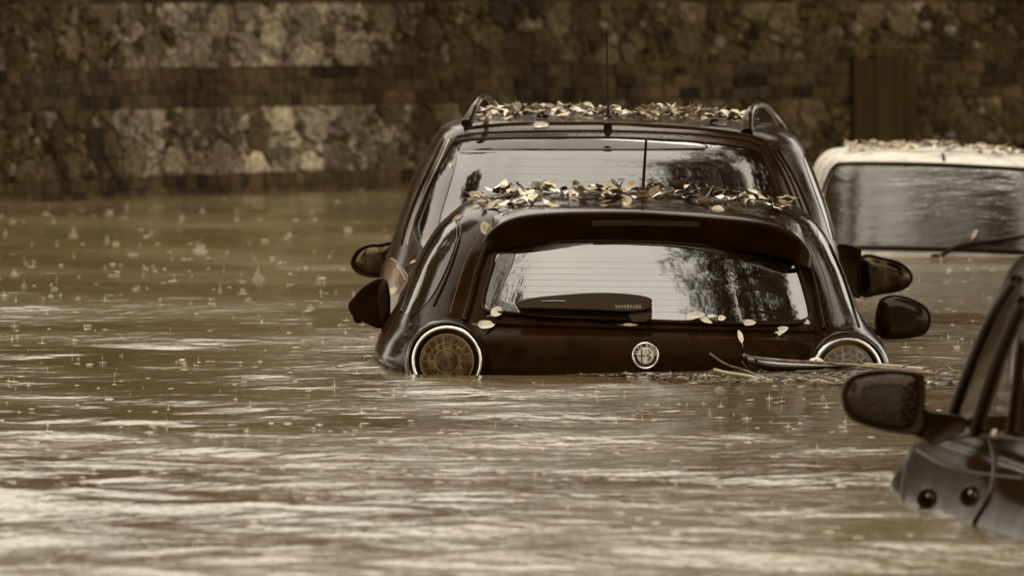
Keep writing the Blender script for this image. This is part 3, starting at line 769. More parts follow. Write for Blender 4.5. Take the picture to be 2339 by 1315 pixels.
patch('reversing_lens', [(887, 658), (908, 656), (906, 670), (887, 672)], es, .016, PALELENS, tl, rows=6, cols=6, thick=.006)
seam('lamp_edge', [(906, 604), (918, 622), (927, 640)], es, .0025, PALELENS, tl, .014)

patch('dim_band', [(1062, 321), (1160, 318), (1388, 317), (1540, 323), (1610, 329), (1606, 344), (1500, 345), (1388, 345), (1160, 347), (1090, 352), (1048, 350), (1046, 334)], es, .0095, GLASSDIM, eg, rows=10, cols=44, thick=.001)  # dim top and left strips; the rest passes for windscreen light
patch('dim_band', [(1036, 340), (1044, 352), (1040, 380), (1026, 430), (1008, 490), (996, 540), (965, 545), (955, 520), (965, 485), (990, 425), (1014, 370)], es, .0095, GLASSDIM, eg, rows=24, cols=10, thick=.001)
# ------------------------------------------------------------------ white car on the right
WL = [(1845, 760, 2475, 775, 58.2, 57.4, 61.5, 4.2), (1842, 640, 2475, 655, 58.2, 57.4, 61.5, 4.2), (1848, 585, 2466, 600, 58.2, 57.42, 61.3, 4.0), (1852, 560, 2460, 575, 58.2, 57.44, 61.0, 4.0), (1858, 500, 2450, 515, 58.2, 57.5, 60.8, 3.8), (1866, 430, 2440, 446, 58.2, 57.6, 60.6, 3.8),
 (1872, 393, 2430, 410, 58.3, 57.66, 60.5, 3.8), (1882, 371, 2418, 388, 58.3, 57.7, 60.4, 3.7), (1900, 352, 2396, 370, 58.4, 57.76, 60.3, 3.6), (1925, 344, 2370, 359, 58.5, 57.84, 60.2, 3.5), (1965, 340, 2330, 352, 58.6, 57.95, 60.0, 3.2), (2060, 336, 2240, 342, 58.8, 58.3, 59.6, 2.6), (2140, 335, 2160, 336, 59, 58.9, 59.1, 2.0)]
ws = Shell(WL)
wcar = thing('parked_car', W(2155, 590, 59), 'white car with a leaf littered roof, flooded to its rear window', 'car', 'cars standing in the flood water')
ws.build('body', WHITE, wcar)
WO = [(1913, 379), (1935, 375), (2031, 375), (2159, 378), (2339, 388), (2380, 394), (2400, 420), (2418, 480), (2428, 560), (2400, 578), (2200, 570), (2000, 566), (1885, 562), (1874, 520), (1884, 440), (1898, 400)]
wg = patch('rear_window', WO, ws, .008, GLASS3, wcar, rows=36, cols=50)
seam('window_seal', [(p[0] - (3 if p[0] < 1950 else 0), p[1]) for p in WO], ws, .012, RUBBER, wg, .006, closed=True)
seam('washer_jet', [(2154, 352), (2156, 366)], ws, .008, RUBBER, wcar, .006)
wiper = seam('rear_wiper', [(2340, 538), (2280, 548), (2215, 556), (2188, 562), (2160, 578), (2134, 590)], ws, .009, RUBBER, wcar, .03)
seam('wiper_blade', [(2372, 533), (2300, 545), (2220, 550), (2180, 568)], ws, .006, RUBBER, wiper, .02)
slab('wiper_pivot', [(2126, 583), (2140, 580), (2150, 588), (2146, 600), (2130, 600)], 57.35, .06, RUBBER, wiper)
seam('roof_joint', [(1925, 352), (1975, 346), (2100, 346), (2250, 350), (2380, 362)], ws, .004, STEEL, wcar, .002)

# ------------------------------------------------------------------ dark car at the near right edge
NL = [(2042, 1330, 3560, 1370, 30.4, 25.4, 31.1, 10), (2028, 1220, 3580, 1260, 30.4, 25.3, 31.1, 10), (2030, 1135, 3580, 1180, 30.4, 25.3, 31.0, 10), (2044, 1085, 3560, 1130, 30.4, 25.35, 30.95, 10), (2070, 1035, 3530, 1070, 30.4, 25.5, 30.9, 10),
 (2104, 1006, 3490, 1030, 30.3, 25.8, 30.75, 10), (2138, 985, 3440, 995, 30.2, 26.1, 30.55, 10), (2172, 905, 3390, 915, 29.95, 26.2, 30.3, 9), (2212, 805, 3330, 815, 29.65, 26.3, 29.95, 9), (2262, 695, 3260, 705, 29.3, 26.4, 29.6, 9), (2312, 605, 3180, 615, 29.0, 26.5, 29.3, 9),
 (2352, 555, 3110, 565, 28.8, 26.6, 29.1, 3.2), (2420, 528, 3000, 536, 28.5, 26.8, 28.9, 2.8), (2690, 515, 2730, 516, 28.0, 27.9, 28.2, 2.0)]
nsx = Shell(NL, sh=-.082, y0=30.2)
ncar = thing('parked_car', W(2480, 1240, 28.3), 'dark car cut off by the right edge of the picture, nearest of the flooded cars', 'car', 'cars standing in the flood water')
nsx.build('body', DARKNEAR, ncar)
sw = patch('side_window', [(2400, 640), (2410, 900), (2400, 985), (2300, 985), (2215, 980), (2196, 955), (2225, 865), (2262, 770), (2300, 690), (2345, 640)], nsx, .006, NEARGLASS, ncar, rows=30, cols=20, n=3)
seam('window_pillar', [(2236, 985), (2262, 900), (2300, 790), (2345, 690)], nsx, .016, RUBBER, ncar, .008)
seam('window_pillar', [(2316, 985), (2330, 880), (2342, 780)], nsx, .012, RUBBER, ncar, .008)
seam('roof_frame', [(2168, 985), (2190, 920), (2228, 820), (2276, 715), (2325, 640)], nsx, .013, RUBBER, ncar, .006)
seam('waist_moulding', [(2140, 1003), (2200, 995), (2290, 998), (2360, 1010)], nsx, .006, RUBBER, ncar, .001)
seam('door_gap', [(2082, 1040), (2068, 1080), (2062, 1125), (2068, 1180)], nsx, .004, RUBBER, ncar, .002)
seam('door_gap', [(2262, 1000), (2272, 1060), (2262, 1130), (2228, 1190), (2222, 1230)], nsx, .005, RUBBER, ncar, .002)
seam('body_crease', [(2090, 1025), (2150, 1060), (2230, 1080), (2339, 1092)], nsx, .004, RUBBER, ncar, 0)
for hx, hy in ((2119, 1138), (2216, 1132)):
    hp = nsx.proj(hx, hy, .0); r = F / hp.y
    cup = mesh('door_handle', *lathe(hx, hy, hp.y - .015, [(26, .03), (24, .0), (19, -.004), (12, .004), (0, .012)], 28), RUBBER, ncar)
    mesh('handle_grip', *lathe(hx + 2, hy - 6, hp.y - .022, [(9, .02), (8, .004), (5, -.002), (0, -.004)], 20), STEEL, cup)
NM = [(1922, 912), (1926, 880), (1946, 857), (1989, 845), (2043, 844), (2095, 850), (2112, 862), (2114, 925), (2110, 985), (2075, 993), (1989, 976), (1940, 954)]
nm_ = slab('wing_mirror', NM, 29.5, .13, PLASTIC, ncar, n=4)
glass_slab('mirror_glass', [(1937, 905), (1944, 880), (1962, 866), (2000, 858), (2045, 857), (2084, 862), (2094, 875), (2094, 925), (2084, 962), (2062, 974), (1992, 962), (1950, 940)], 29.488, MIRDROP, nm_, 4)
slab('mirror_arm', [(2104, 925), (2120, 938), (2160, 944), (2208, 955), (2202, 985), (2170, 1000), (2136, 1018), (2112, 1005), (2085, 990), (2095, 950)], 29.52, .10, PLASTIC, nm_, n=3)
PB, _t, _b = mat('pale_mark', (.5, .42, .3), .3)  # for the small pale raised dot below the side window
hp = nsx.proj(2276, 990, 0)
mesh('pale_dot', *lathe(2276, 990, hp.y - .03, [(12, .02), (11, .003), (6, -.003), (0, -.005)], 20), PB, ncar)

# ------------------------------------------------------------------ leaves
def leaf_mesh(i, m):
    r = random.Random(100 + i); L, Wd = r.uniform(.040, .058), r.uniform(.022, .036)
    nu, nv = 9, 5; vs = []; curl, fold, tw = r.uniform(-9, 14), r.uniform(.1, .8), r.uniform(-.9, .9)
    wav = r.uniform(.0006, .003); ph = r.uniform(0, 6)
    for a in range(nu):
        t = a / (nu - 1); wd = Wd * .5 * (math.sin(math.pi * min(1, t ** .8)) ** .75 + .02)
        for b_ in range(nv):
            s = b_ / (nv - 1) * 2 - 1
            x = (t - .5) * L; y = s * wd; z = curl * x * x + fold * abs(y) + tw * x * y * 12 + wav * math.sin(9 * t + ph + 2 * s)
            vs.append(Vector((x, y, z)))
    f = grid_faces(nu, nv)
    tube_data([(-L * .5, 0, vs[2].z), (-L * .62, .001, vs[2].z + .002), (-L * .8, .003, vs[2].z + .006)], [.0009, .0008, .0006], 5, vs=vs, fs=f)
    me = bpy.data.meshes.new('leaf'); me.from_pydata([tuple(v) for v in vs], [], f); me.materials.append(m); me.update()
    me.polygons.foreach_set('use_smooth', [True] * len(me.polygons)); return me
LM = [leaf_mesh(i, LEAFS[(0, 1, 1, 0, 2, 1, 0, 2, 1, 2)[i % 10]]) for i in range(20)]
HM = [leaf_mesh(50 + i, LEAFHERO) for i in range(6)]
def leaf(P, rot, scale, label, group, me=None):
    o = bpy.data.objects.new('leaf', me or rnd.choice(LM)); C.objects.link(o)
    o.location = P; o.rotation_euler = rot; o.scale = (scale,) * 3
    return tag(o, label, 'leaf', group)
def scatter(shell, n, px0, px1, d0, d1, label, group, dens=None, lift=.012, flat=.42, size=1.0):
    c = 0; k = 0
    while c < n and k < n * 30:
        k += 1
        d = d0 + (d1 - d0) * rnd.random(); px = rnd.uniform(px0, px1)
        x = (px - 1169.5) / F * d; z = shell.top(x, d)
        if z is None: continue
        if dens and rnd.random() > dens(px, (d - d0) / (d1 - d0)): continue
        sc_ = rnd.uniform(.8, 1.35)
        leaf((x, d, z + .006 + rnd.random() ** 2 * lift * 1.6), (rnd.gauss(0, flat), rnd.gauss(0, flat), rnd.uniform(0, 6.28)), sc_ * size, label, group); c += 1
def dm(px, t): return .25 if 1530 < px < 1570 and t < .5 else (1 if t > .25 else .45)
scatter(hs, 104, 1085, 1800, 40.42, 41.7, 'curled dry leaf in the loose litter on the black hatchback roof', 'leaves on the roof of the black hatchback', dm, .014, .42, 1.2)
scatter(es, 118, 1095, 1715, 45.65, 47.3, 'small curled leaf in the thick litter on the estate car roof between the rails', 'leaves on the roof of the dark estate car', None, .02, .3)
scatter(ws, 58, 1935, 2400, 57.95, 60.1, 'small blurred leaf in the litter covering the white car roof', 'leaves on the roof of the white car', None, .012, .2, .8)
def litter_mat(shell, n, px0, px1, d0, d1, lift, name, label):
    V_, F_, M_ = [], [], []; c = 0
    while c < n:
        d = d0 + (d1 - d0) * rnd.random(); px = rnd.uniform(px0, px1); x = (px - 1169.5) / F * d; z = shell.top(x, d)
        if z is None: continue
        k = rnd.randrange(len(LM)); me_ = LM[k]; b0 = len(V_)
        T = Matrix.Translation((x, d, z + .004 + lift * rnd.random() ** 1.6)) @ Matrix.Rotation(rnd.uniform(0, 6.28), 4, 'Z') @ Matrix.Rotation(rnd.gauss(0, .25), 4, 'X') @ Matrix.Rotation(rnd.gauss(0, .25), 4, 'Y') @ Matrix.Scale(rnd.uniform(.7, 1.15), 4)
        V_ += [T @ v.co for v in me_.vertices]
        for p in me_.polygons: F_.append(tuple(b0 + i for i in p.vertices)); M_.append(LEAFS.index(me_.materials[0]))
        c += 1
    o = mesh(name, V_, F_, LEAFS); o.data.polygons.foreach_set('material_index', M_); tag(o, label, 'leaf litter', kind='stuff')
litter_mat(es, 190, 1095, 1715, 45.6, 47.3, .03, 'leaf_litter', 'thick mat of small fallen leaves on the estate car roof')
litter_mat(ws, 170, 1935, 2400, 57.95, 60.1, .014, 'leaf_litter', 'thin mat of fallen leaves on the white car roof')
litter_mat(hs, 50, 1140, 1800, 40.7, 41.8, .016, 'leaf_litter', 'bits of fallen leaf between the larger leaves on the hatchback roof')
def hero(shell, px, py, ln, ang, label, me=0, off=.012, wide=1.0, group=None):
    P = shell.proj(px, py, off); o = leaf(P, (0, 0, 0), 1, label, group, HM[me % 6])
    s = ln * P.y / F / max(1e-3, (max(v.co.x for v in HM[me % 6].vertices) - min(v.co.x for v in HM[me % 6].vertices)) * .86)
    o.scale = (s, s * wide, s * .6)
    # leaf normal towards the camera and up, in-plane angle ang
    n = Vector((0, -.8, .6)); xa = Vector((math.cos(ang), 0, math.sin(ang))); xa = (xa - n * xa.dot(n)).normalized(); ya = n.cross(xa)
    o.rotation_euler = Matrix((xa, ya, n)).transposed().to_euler()
H = [(hs, 1137, 711, 42, .7, 'pale oval leaf stuck to the lower left corner of the hatchback rear window', 0, .014, 1.05),
 (hs, 1111, 743, 46, .02, 'cream half-round leaf above the left tail lamp, just under the other stuck leaf', 1, .016, .9),
 (hs, 1588, 722, 56, .35, 'brown crumpled leaf on the tailgate ledge, left of the two small white leaves', 2, .02, .9),
 (hs, 1612, 733, 38, -.6, 'folded tan leaf leaning below the crumpled one on the hatchback tailgate ledge', 5, .02, .7),
 (hs, 1626, 722, 28, .1, 'small white oval leaf on the tailgate ledge, left one of a touching pair', 3, .022, .9),
 (hs, 1649, 727, 22, .4, 'small white round leaf on the tailgate ledge, right one of a touching pair', 4, .022, 1.0),
 (hs, 1712, 738, 34, 0., 'pale half-round leaf lying on the tailgate ledge above the hanging one', 1, .02, .9),
 (hs, 1691, 768, 44, 1.75, 'long narrow leaf hanging down the tailgate to the right of the badge', 3, .012, .75),
 (hs, 1783, 757, 50, .75, 'pointed triangular leaf on the tailgate, rightmost of the stuck leaves', 2, .012, .95),
 (hs, 1842, 736, 20, -.5, 'tiny pale leaf in the lower right corner of the hatchback window', 4, .014, .9),
 (hs, 1439, 744, 40, .0, 'thin ragged leaf below the wiper base on the tailgate ledge', 5, .012, .4),
 (hs, 1750, 515, 34, .25, 'small leaf over the right end of the hatchback spoiler edge', 2, .06, .9),
 (hs, 1806, 517, 44, -.35, 'pale curled leaf at the right corner of the hatchback roof behind the spoiler', 0, .03, .6),
 (hs, 1095, 468, 36, .35, 'bright curled leaf on the left shoulder of the hatchback roof', 3, .03, .6),
 (hs, 1045, 498, 32, .8, 'narrow leaf caught at the top of the left quarter window', 5, .02, .6),
 (es, 1030, 380, 20, -1.1, 'tiny white leaf stuck on the upper left of the estate rear window', 4, .012, .8),
 (es, 1236, 287, 42, 0., 'pale scalloped leaf on the rear roof edge of the estate car', 1, .02, .7),
 (es, 982, 541, 30, 1.0, 'pale leaf on the estate car window beside the hatchback roof pillar', 0, .012, .6),
 (es, 945, 597, 26, .7, 'small bright leaf on the estate car just right of its tail lamp', 3, .012, .6),
 (ws, 2226, 535, 34, 1.2, 'slender leaf standing on the wiper of the white car', 2, .03, .6)]
for a in H:
    hero(a[0], a[1], a[2], a[3], a[4], a[5], a[6], a[7], a[8], 'single leaves stuck on the cars')

# ------------------------------------------------------------------ floating branches and litter by the hatchback
def on_water(px, py, up=0): 
    d = water_d(py); return W(px, py - up, d)
def stick(name, pts, r0, r1, m, label, cat='twig', group='sticks floating by the black hatchback'):
    P = []
    for x, y, h in catmull(pts, 5):                  # h: height over the water in photo pixels
        P.append(W(x, y, water_d(y + h)))
    n = len(P); P = [p + Vector((0, 0, rnd.uniform(-.0012, .0012))) for p in P]
    o = tube(name, P, [r0 + (r1 - r0) * k / (n - 1) for k in range(n)], m, None, 8)
    return tag(o, label, cat, group)
BR = 862
stick('branch', [(1700, 812, 40), (1760, 822, 38), (1900, 830, 28), (1990, 838, 22), (2100, 850, 16), (2180, 858, 10)], .0065, .003, TWIG, 'long dark branch floating from the tailgate past the right tail lamp', 'branch')
stick('branch', [(1975, 834, 14), (2040, 838, 12), (2110, 845, 12)], .0095, .008, TWIGPALE, 'thick pale broken stick in front of the right tail lamp', 'branch')
stick('twig', [(1620, 806, 60), (1660, 832, 34), (1700, 845, 20), (1740, 862, 5), (1760, 868, 0)], .0035, .004, TWIG, 'thin dark twig rising to the upper left, leftmost of the floating sticks')
stick('twig', [(1630, 845, 22), (1690, 856, 12), (1745, 866, 4)], .006, .005, TWIGPALE, 'straight pale stick crossing under the thin dark rising twig')
stick('twig', [(1738, 862, 8), (1770, 870, 3), (1798, 877, 0)], .004, .003, TWIGPALE, 'short pale stick pointing to the lower right, at the front of the debris')
stick('twig', [(1820, 848, 14), (1880, 846, 12), (1960, 840, 16), (2020, 843, 14)], .004, .003, TWIG, 'dark thin stick lying level just below the white ball')
stick('twig', [(1905, 832, 24), (1925, 816, 40), (1940, 806, 50)], .0025, .0012, TWIG, 'fine twig sticking up in front of the right tail lamp')
stick('twig', [(2060, 838, 20), (2090, 828, 30), (2118, 820, 38)], .003, .0018, TWIG, 'forked end of twig pointing up to the right beyond the car')
stick('twig', [(2150, 824, 34), (2165, 836, 22), (2180, 848, 12)], .0025, .0018, TWIG, 'short dark twig beside the near car window, rightmost of the sticks')
stick('twig', [(1885, 876, 4), (1930, 875, 3), (1965, 872, 2)], .004, .004, TWIG, 'short level stick floating left of the near wing mirror')
stick('twig', [(1695, 826, 36), (1706, 840, 20), (1712, 850, 10)], .002, .002, TWIG, 'tiny upright twig between the two crossing sticks')
# curved strip of bark
ol = [(1706, 816), (1740, 818), (1800, 824), (1880, 828), (1960, 830), (1880, 838), (1800, 842), (1745, 845), (1715, 830)]
P1 = catmull([(1706, 812), (1760, 822), (1840, 827), (1960, 831)], 8); P2 = catmull([(1712, 836), (1760, 848), (1840, 848), (1960, 838)], 8)
vs = []; 
for k, (a, c2) in enumerate(zip(P1, P2)):
    for j in range(9):
        t = j / 8; q = a * (1 - t) + c2 * t
        vs.append(W(q[0], q[1], 39.80 - .03 * math.sin(math.pi * t)))
nn = len(vs)
for k in range(nn): vs.append(vs[k] + Vector((0, .012, .002)))
fb = grid_faces(len(P1), 9); f = fb + [tuple(nn + i for i in reversed(q)) for q in fb]
R_, Cc = len(P1), 9
bi = list(range(Cc)) + [i * Cc + Cc - 1 for i in range(1, R_)] + [(R_ - 1) * Cc + j for j in range(Cc - 2, -1, -1)] + [i * Cc for i in range(R_ - 2, 0, -1)]
for k in range(len(bi)): l = (k + 1) % len(bi); f.append((bi[l], bi[k], nn + bi[k], nn + bi[l]))
tag(mesh('bark_strip', vs, f, BARKDARK), 'long dark curled strip of bark lying against the tailgate by the white ball', 'bark')
fv, ff = [], []
for k in range(300):
    px = 1560 + 600 * rnd.random() ** .8; py = 852 + rnd.random() * 26; P = W(px, py, water_d(py)); P.y = min(P.y, 40.02) if px < 1990 else P.y
    a = rnd.gauss(0, .5); L = rnd.uniform(.02, .09); up_ = rnd.uniform(0, .03) if rnd.random() < .35 else rnd.uniform(0, .006)
    Q = P + Vector((L * math.cos(a), L * math.sin(a) * 1.4, up_)); M_ = P.lerp(Q, .5) + Vector((0, 0, rnd.uniform(0, .008)))
    tube_data([P + Vector((0, 0, .002)), M_, Q + Vector((0, 0, .002))], [.0014, .0012, .0006], 4, vs=fv, fs=ff)
tag(mesh('twig_tangle', fv, ff, TWIG), 'tangle of hair thin twigs and stems drifting among the larger sticks', 'debris', kind='stuff')
bpy.data.objects['twig_tangle'].data.materials.append(TWIGPALE)
bpy.data.objects['twig_tangle'].data.polygons.foreach_set('material_index', [1 if (i // 14) % 3 == 0 else 0 for i in range(len(bpy.data.objects['twig_tangle'].data.polygons))])
# pale ball
d = water_d(846)
d = 39.82; c0 = W(1864, 838, d); rv = [(1, .0), (.99, .25), (.9, .5), (.7, .78), (.4, .95), (0, 1)]
vs, f = [], []
for rr_, h in [(1, -.3)] + rv:
    for k in range(28):
        a = 2 * math.pi * k / 28; vs.append(Vector((c0.x + .029 * rr_ * math.cos(a), c0.y + .022 * rr_ * math.sin(a), c0.z + .004 + .027 * h)))
f = grid_faces(7, 28, 0, True)
BALL, _t, _b = mat('pale_rind', (.72, .66, .54), .35)
ball = mesh('floating_ball', vs, f, BALL); tag(ball, 'pale half sunken ball with a dark spot floating in the sticks', 'ball')
dv, df = tube_data([Vector((c0.x - .002, c0.y - .018, c0.z + .020)), Vector((c0.x, c0.y - .014, c0.z + .026))], .0022, 6)
mesh('dark_spot', dv, df, RUBBER, ball)
# litter
lv, lf, lm = [], [], []
for k in range(1500):
    t = rnd.random(); px = 1280 + 900 * t ** .55; hgt = 4 + 17 * min(1, max(0, (px - 1450) / 250)); py = 855 + rnd.random() * hgt + (3 if px < 1600 else 0)
    if px > 1950: py = 848 + rnd.random() * 36
    P = W(px, py, water_d(py)); L = rnd.uniform(.004, .024); wd = rnd.uniform(.0015, .008); a = rnd.gauss(0, .7); b0 = len(lv)
    ca_, sa = math.cos(a), math.sin(a); zt = rnd.uniform(.001, .006)
    for u_, v_ in ((-L, -wd), (L, -wd * .6), (L * .9, wd), (-L * .8, wd)):
        lv.append((P.x + u_ * ca_ - v_ * sa, P.y + (u_ * sa + v_ * ca_) * 1.5, P.z + zt + rnd.uniform(0, .007)))
    lf.append((b0, b0 + 1, b0 + 2, b0 + 3)); lm.append(rnd.choice((0, 0, 1, 2, 2)))
lo = mesh('floating_litter', lv, lf, [TWIG, TWIGPALE, BARKDARK], smooth=False); lo.data.polygons.foreach_set('material_index', lm)
tag(lo, 'fine floating bits of twig and leaf drifting along the hatchback waterline', 'litter', kind='stuff')

# ------------------------------------------------------------------ rain splashes
SPL, t, b = mat('splash_water', (.62, .54, .43), .12, 1.33)
tr = N(t, 'ShaderNodeBsdfTransparent'); mx = N(t, 'ShaderNodeMixShader'); mx.inputs[0].default_value = .21
ou = t.nodes['Material Output']; t.links.new(tr.outputs[0], mx.inputs[1]); t.links.new(b.outputs[0], mx.inputs[2]); t.links.new(mx.outputs[0], ou.inputs[0])
def splash_mesh(kind, i):
    r = random.Random(300 + i); vs, f = [], []
    if kind == 'jet': prof = [(.018, -.004), (.013, .004), (.006, .010), (.0032, .02), (.0028, .030), (.0022, .036), (.0005, .040)]
    elif kind == 'cone': prof = [(.022, -.004), (.015, .004), (.010, .012), (.006, .021), (.0025, .031), (.0008, .037)]
    elif kind == 'dome': prof = [(.024, -.004), (.022, .004), (.018, .012), (.011, .017), (.004, .019), (.0005, .0195)]
    else: prof = [(.030, -.003), (.018, .002), (.011, .012), (.013, .018), (.012, .018), (.008, .006), (.0005, .002)]
    seg = 12
    for q, h in prof:
        for k in range(seg):
            a = 2 * math.pi * k / seg; jj = 1 + r.uniform(-.18, .18)
            hh = h * (1 + (r.uniform(-.3, .3) if kind == 'crown' and h > .01 else 0)); vs.append(Vector((q * math.cos(a) * jj, q * math.sin(a) * jj, hh)))
    f = grid_faces(len(prof), seg, 0, True)
    if kind in ('jet', 'crown'):
        for _ in range(3 if kind == 'crown' else 1):
            c = Vector((r.uniform(-.012, .012), 0, r.uniform(.03, .045) if kind == 'crown' else .047)); rr2 = r.uniform(.0015, .003)
            tube_data([c - Vector((0, 0, rr2)), c, c + Vector((0, 0, rr2))], [rr2 * .4, rr2, rr2 * .4], 6, vs=vs, fs=f)
    me = bpy.data.meshes.new('splash'); me.from_pydata([tuple(v) for v in vs], [], f); me.materials.append(SPL); me.update()
    me.polygons.foreach_set('use_smooth', [True] * len(me.polygons)); return me
SM = {k: [splash_mesh(k, i) for i in range(3)] for k in ('jet', 'cone', 'dome', 'crown')}
def splash(px, py, kind, hpx, label, group):
    d = water_d(py); P = W(px, py, d); h0 = {'jet': .045, 'cone': .037, 'dome': .0195, 'crown': .03}[kind]
    s = hpx * d / F / h0; o = bpy.data.objects.new('rain_splash', rnd.choice(SM[kind])); C.objects.link(o)
    o.location = P; wd_ = {'jet': .8, 'cone': .85, 'dome': .95, 'crown': .8}[kind]; o.scale = (s * rnd.uniform(.85, 1.1) * wd_, s * .8, s * .92); o.rotation_euler = (0, 0, rnd.uniform(0, 6.28)); tag(o, label, 'splash', group)
seen = [(590, 638, 'cone', 34), (605, 553, 'dome', 14), (460, 575, 'crown', 26), (447, 573, 'jet', 26), (168, 540, 'cone', 28), (122, 508, 'jet', 22), (130, 562, 'jet', 20), (72, 566, 'jet', 22), (55, 655, 'jet', 26), (125, 664, 'dome', 14), (33, 628, 'crown', 18),
 (245, 553, 'cone', 22), (265, 565, 'crown', 22), (320, 566, 'cone', 15), (28, 510, 'dome', 12), (105, 492, 'dome', 14), (290, 478, 'cone', 20), (250, 490, 'crown', 20), (540, 503, 'jet', 24), (462, 488, 'cone', 22), (415, 500, 'cone', 18), (795, 532, 'crown', 24), (570, 555, 'jet', 14),
 (655, 545, 'cone', 16), (503, 664, 'jet', 24), (511, 620, 'jet', 20), (350, 610, 'cone', 12), (568, 688, 'dome', 14), (436, 695, 'cone', 12), (708, 708, 'crown', 20), (490, 695, 'jet', 18), (555, 670, 'crown', 18), (728, 640, 'cone', 14), (825, 436, 'dome', 10), (560, 455, 'cone', 14), (770, 465, 'cone', 16),
 (718, 503, 'dome', 10), (240, 615, 'cone', 16), (270, 632, 'cone', 14), (327, 628, 'cone', 10), (315, 658, 'dome', 10), (12, 536, 'cone', 16), (1622, 948, 'cone', 20), (1644, 895, 'dome', 14), (1880, 912, 'cone', 18), (873, 1197, 'dome', 20), (680, 1125, 'jet', 32), (605, 1142, 'dome', 14), (1220, 1195, 'jet', 34), (1206, 1210, 'dome', 10), (660, 1175, 'dome', 10),
 (148, 1112, 'crown', 22), (495, 1125, 'jet', 20), (110, 1180, 'jet', 20), (443, 1250, 'jet', 26), (355, 1275, 'jet', 22), (925, 1160, 'jet', 22), (1290, 1285, 'jet', 30), (700, 1040, 'jet', 16), (610, 1190, 'cone', 14), (958, 1205, 'dome', 5), (993, 1205, 'dome', 5), (1145, 1206, 'dome', 6), (1040, 1190, 'crown', 12), (838, 1115, 'cone', 14), (1412, 1290, 'jet', 20), (760, 1275, 'cone', 14)]
for px, py, k, h in seen:
    zone = 'far water near the wall' if py < 720 else ('near water in front of the cars' if py > 880 else 'water')
    lab = {'jet': 'thin upright rain splash with a drop on top', 'cone': 'pointed pale rain splash', 'dome': 'rounded pale bubble raised by rain', 'crown': 'ragged crown shaped rain splash'}[k]
    if k == 'dome' and py < 720: h *= .7
    splash(px, py, k, h, lab + ' on the ' + {'w': 'water', 'f': 'far water', 'n': 'near water'}[zone[0]], 'rain splashes on the ' + zone)
# countless tiny drops hitting the surface: low rings and beads
rv_, rf_ = [], []
for k in range(1350):
    py = 450 + 860 * (rnd.betavariate(1.7, 2.2)); px = rnd.uniform(-200, 2550); d = water_d(py)
    if d > 70 and px < 100: continue
    P = W(px, py, d)
    if 40 < P.y < 44 and -.5 < P.x < 1.3: continue
    q_ = rnd.random(); R = rnd.uniform(.005, .013) * (d / 42) ** .4; h = rnd.uniform(.004, .012) * (1 if q_ < .75 else 2.2) * (d / 42) ** .6
    # thin ring left on the surface
    b0 = len(rv_); a0 = rnd.uniform(0, 6.28); arc_ = rnd.uniform(2.5, 6.28)
    for j in range(8):
        a = a0 + arc_ * j / 7
        for rr_, zz_ in ((R, .0004), (R * .86, .0018), (R * .74, .0004)): rv_.append((P.x + rr_ * 1.3 * math.cos(a), P.y + rr_ * math.sin(a), zz_ + .0012))
    rf_ += [(b0 + j * 3 + m_, b0 + j * 3 + 3 + m_, b0 + j * 3 + 4 + m_, b0 + j * 3 + 1 + m_) for j in range(7) for m_ in (0, 1)]
    # hair thin jet
    if q_ > .25: tube_data([P, P + Vector((rnd.gauss(0, .0006), 0, h * .6)), P + Vector((rnd.gauss(0, .001), 0, h))], [.0019, .0010, .0005], 5, vs=rv_, fs=rf_)
DROP, _t, _b = mat('drop_water', (.50, .43, .32), .15, 1.33)
tag(mesh('rain_drops', rv_, rf_, DROP), 'countless tiny rain drops pitting the flood water', 'rain', kind='stuff')

# ------------------------------------------------------------------ trees over the street (seen mirrored in the windows) and unseen added ones
BARK, t, b = mat('tree_bark', (.07, .045, .025), .8)
_n = add_noise(t, 12, 6, stretch=(1, 1, .3)); bump(t, b, _n.outputs[0], .8, .03)
FOL, t, b = mat('tree_leaves', (.050, .036, .014), .5)
oi = N(t, 'ShaderNodeVertexColor', layer_name='shade'); t.links.new(oi.outputs[0], b.inputs['Base Color'])
def crown_mesh(blobs, n, size, seed):
    g = np.random.RandomState(seed); vs, fs, cs = [], [], []
    vol = np.array([b[1][0] * b[1][1] * b[1][2] for b in blobs]); vol = vol / vol.sum()
    nclump = n // 45
    for k in range(nclump):
        b = blobs[g.choice(len(blobs), p=vol)]
        v = g.normal(size=3); v /= np.linalg.norm(v); c = np.array(b[0]) + v * np.array(b[1]) * g.uniform(.35, 1.0) ** .5
        cr = g.uniform(.16, .42); tone = g.uniform(.5, 1.4)
        L = g.normal(size=(45, 3)) * cr * np.array([1, 1, .55]) + c
        A = g.normal(size=(45, 3)); A /= np.linalg.norm(A, axis=1)[:, None]; Bv = np.cross(A, g.normal(size=(45, 3))); Bv /= np.linalg.norm(Bv, axis=1)[:, None]
        s = size * g.uniform(.6, 1.3, (45, 1))
        q = np.stack([L - A * s, L + Bv * s * .55, L + A * s, L - Bv * s * .55], 1).reshape(-1, 3)
        b0 = len(vs); vs += q.tolist(); fs += [(b0 + 4 * i, b0 + 4 * i + 1, b0 + 4 * i + 2, b0 + 4 * i + 3) for i in range(45)]
        cs += [(.050 * tone, .036 * tone, .014 * tone, 1)] * (45 * 4)
    me = bpy.data.meshes.new('crown'); me.from_pydata(vs, [], fs); me.materials.append(FOL)
    ca = me.color_attributes.new('shade', 'FLOAT_COLOR', 'POINT'); ca.data.foreach_set('color', np.array(cs, np.float32).ravel()); return me
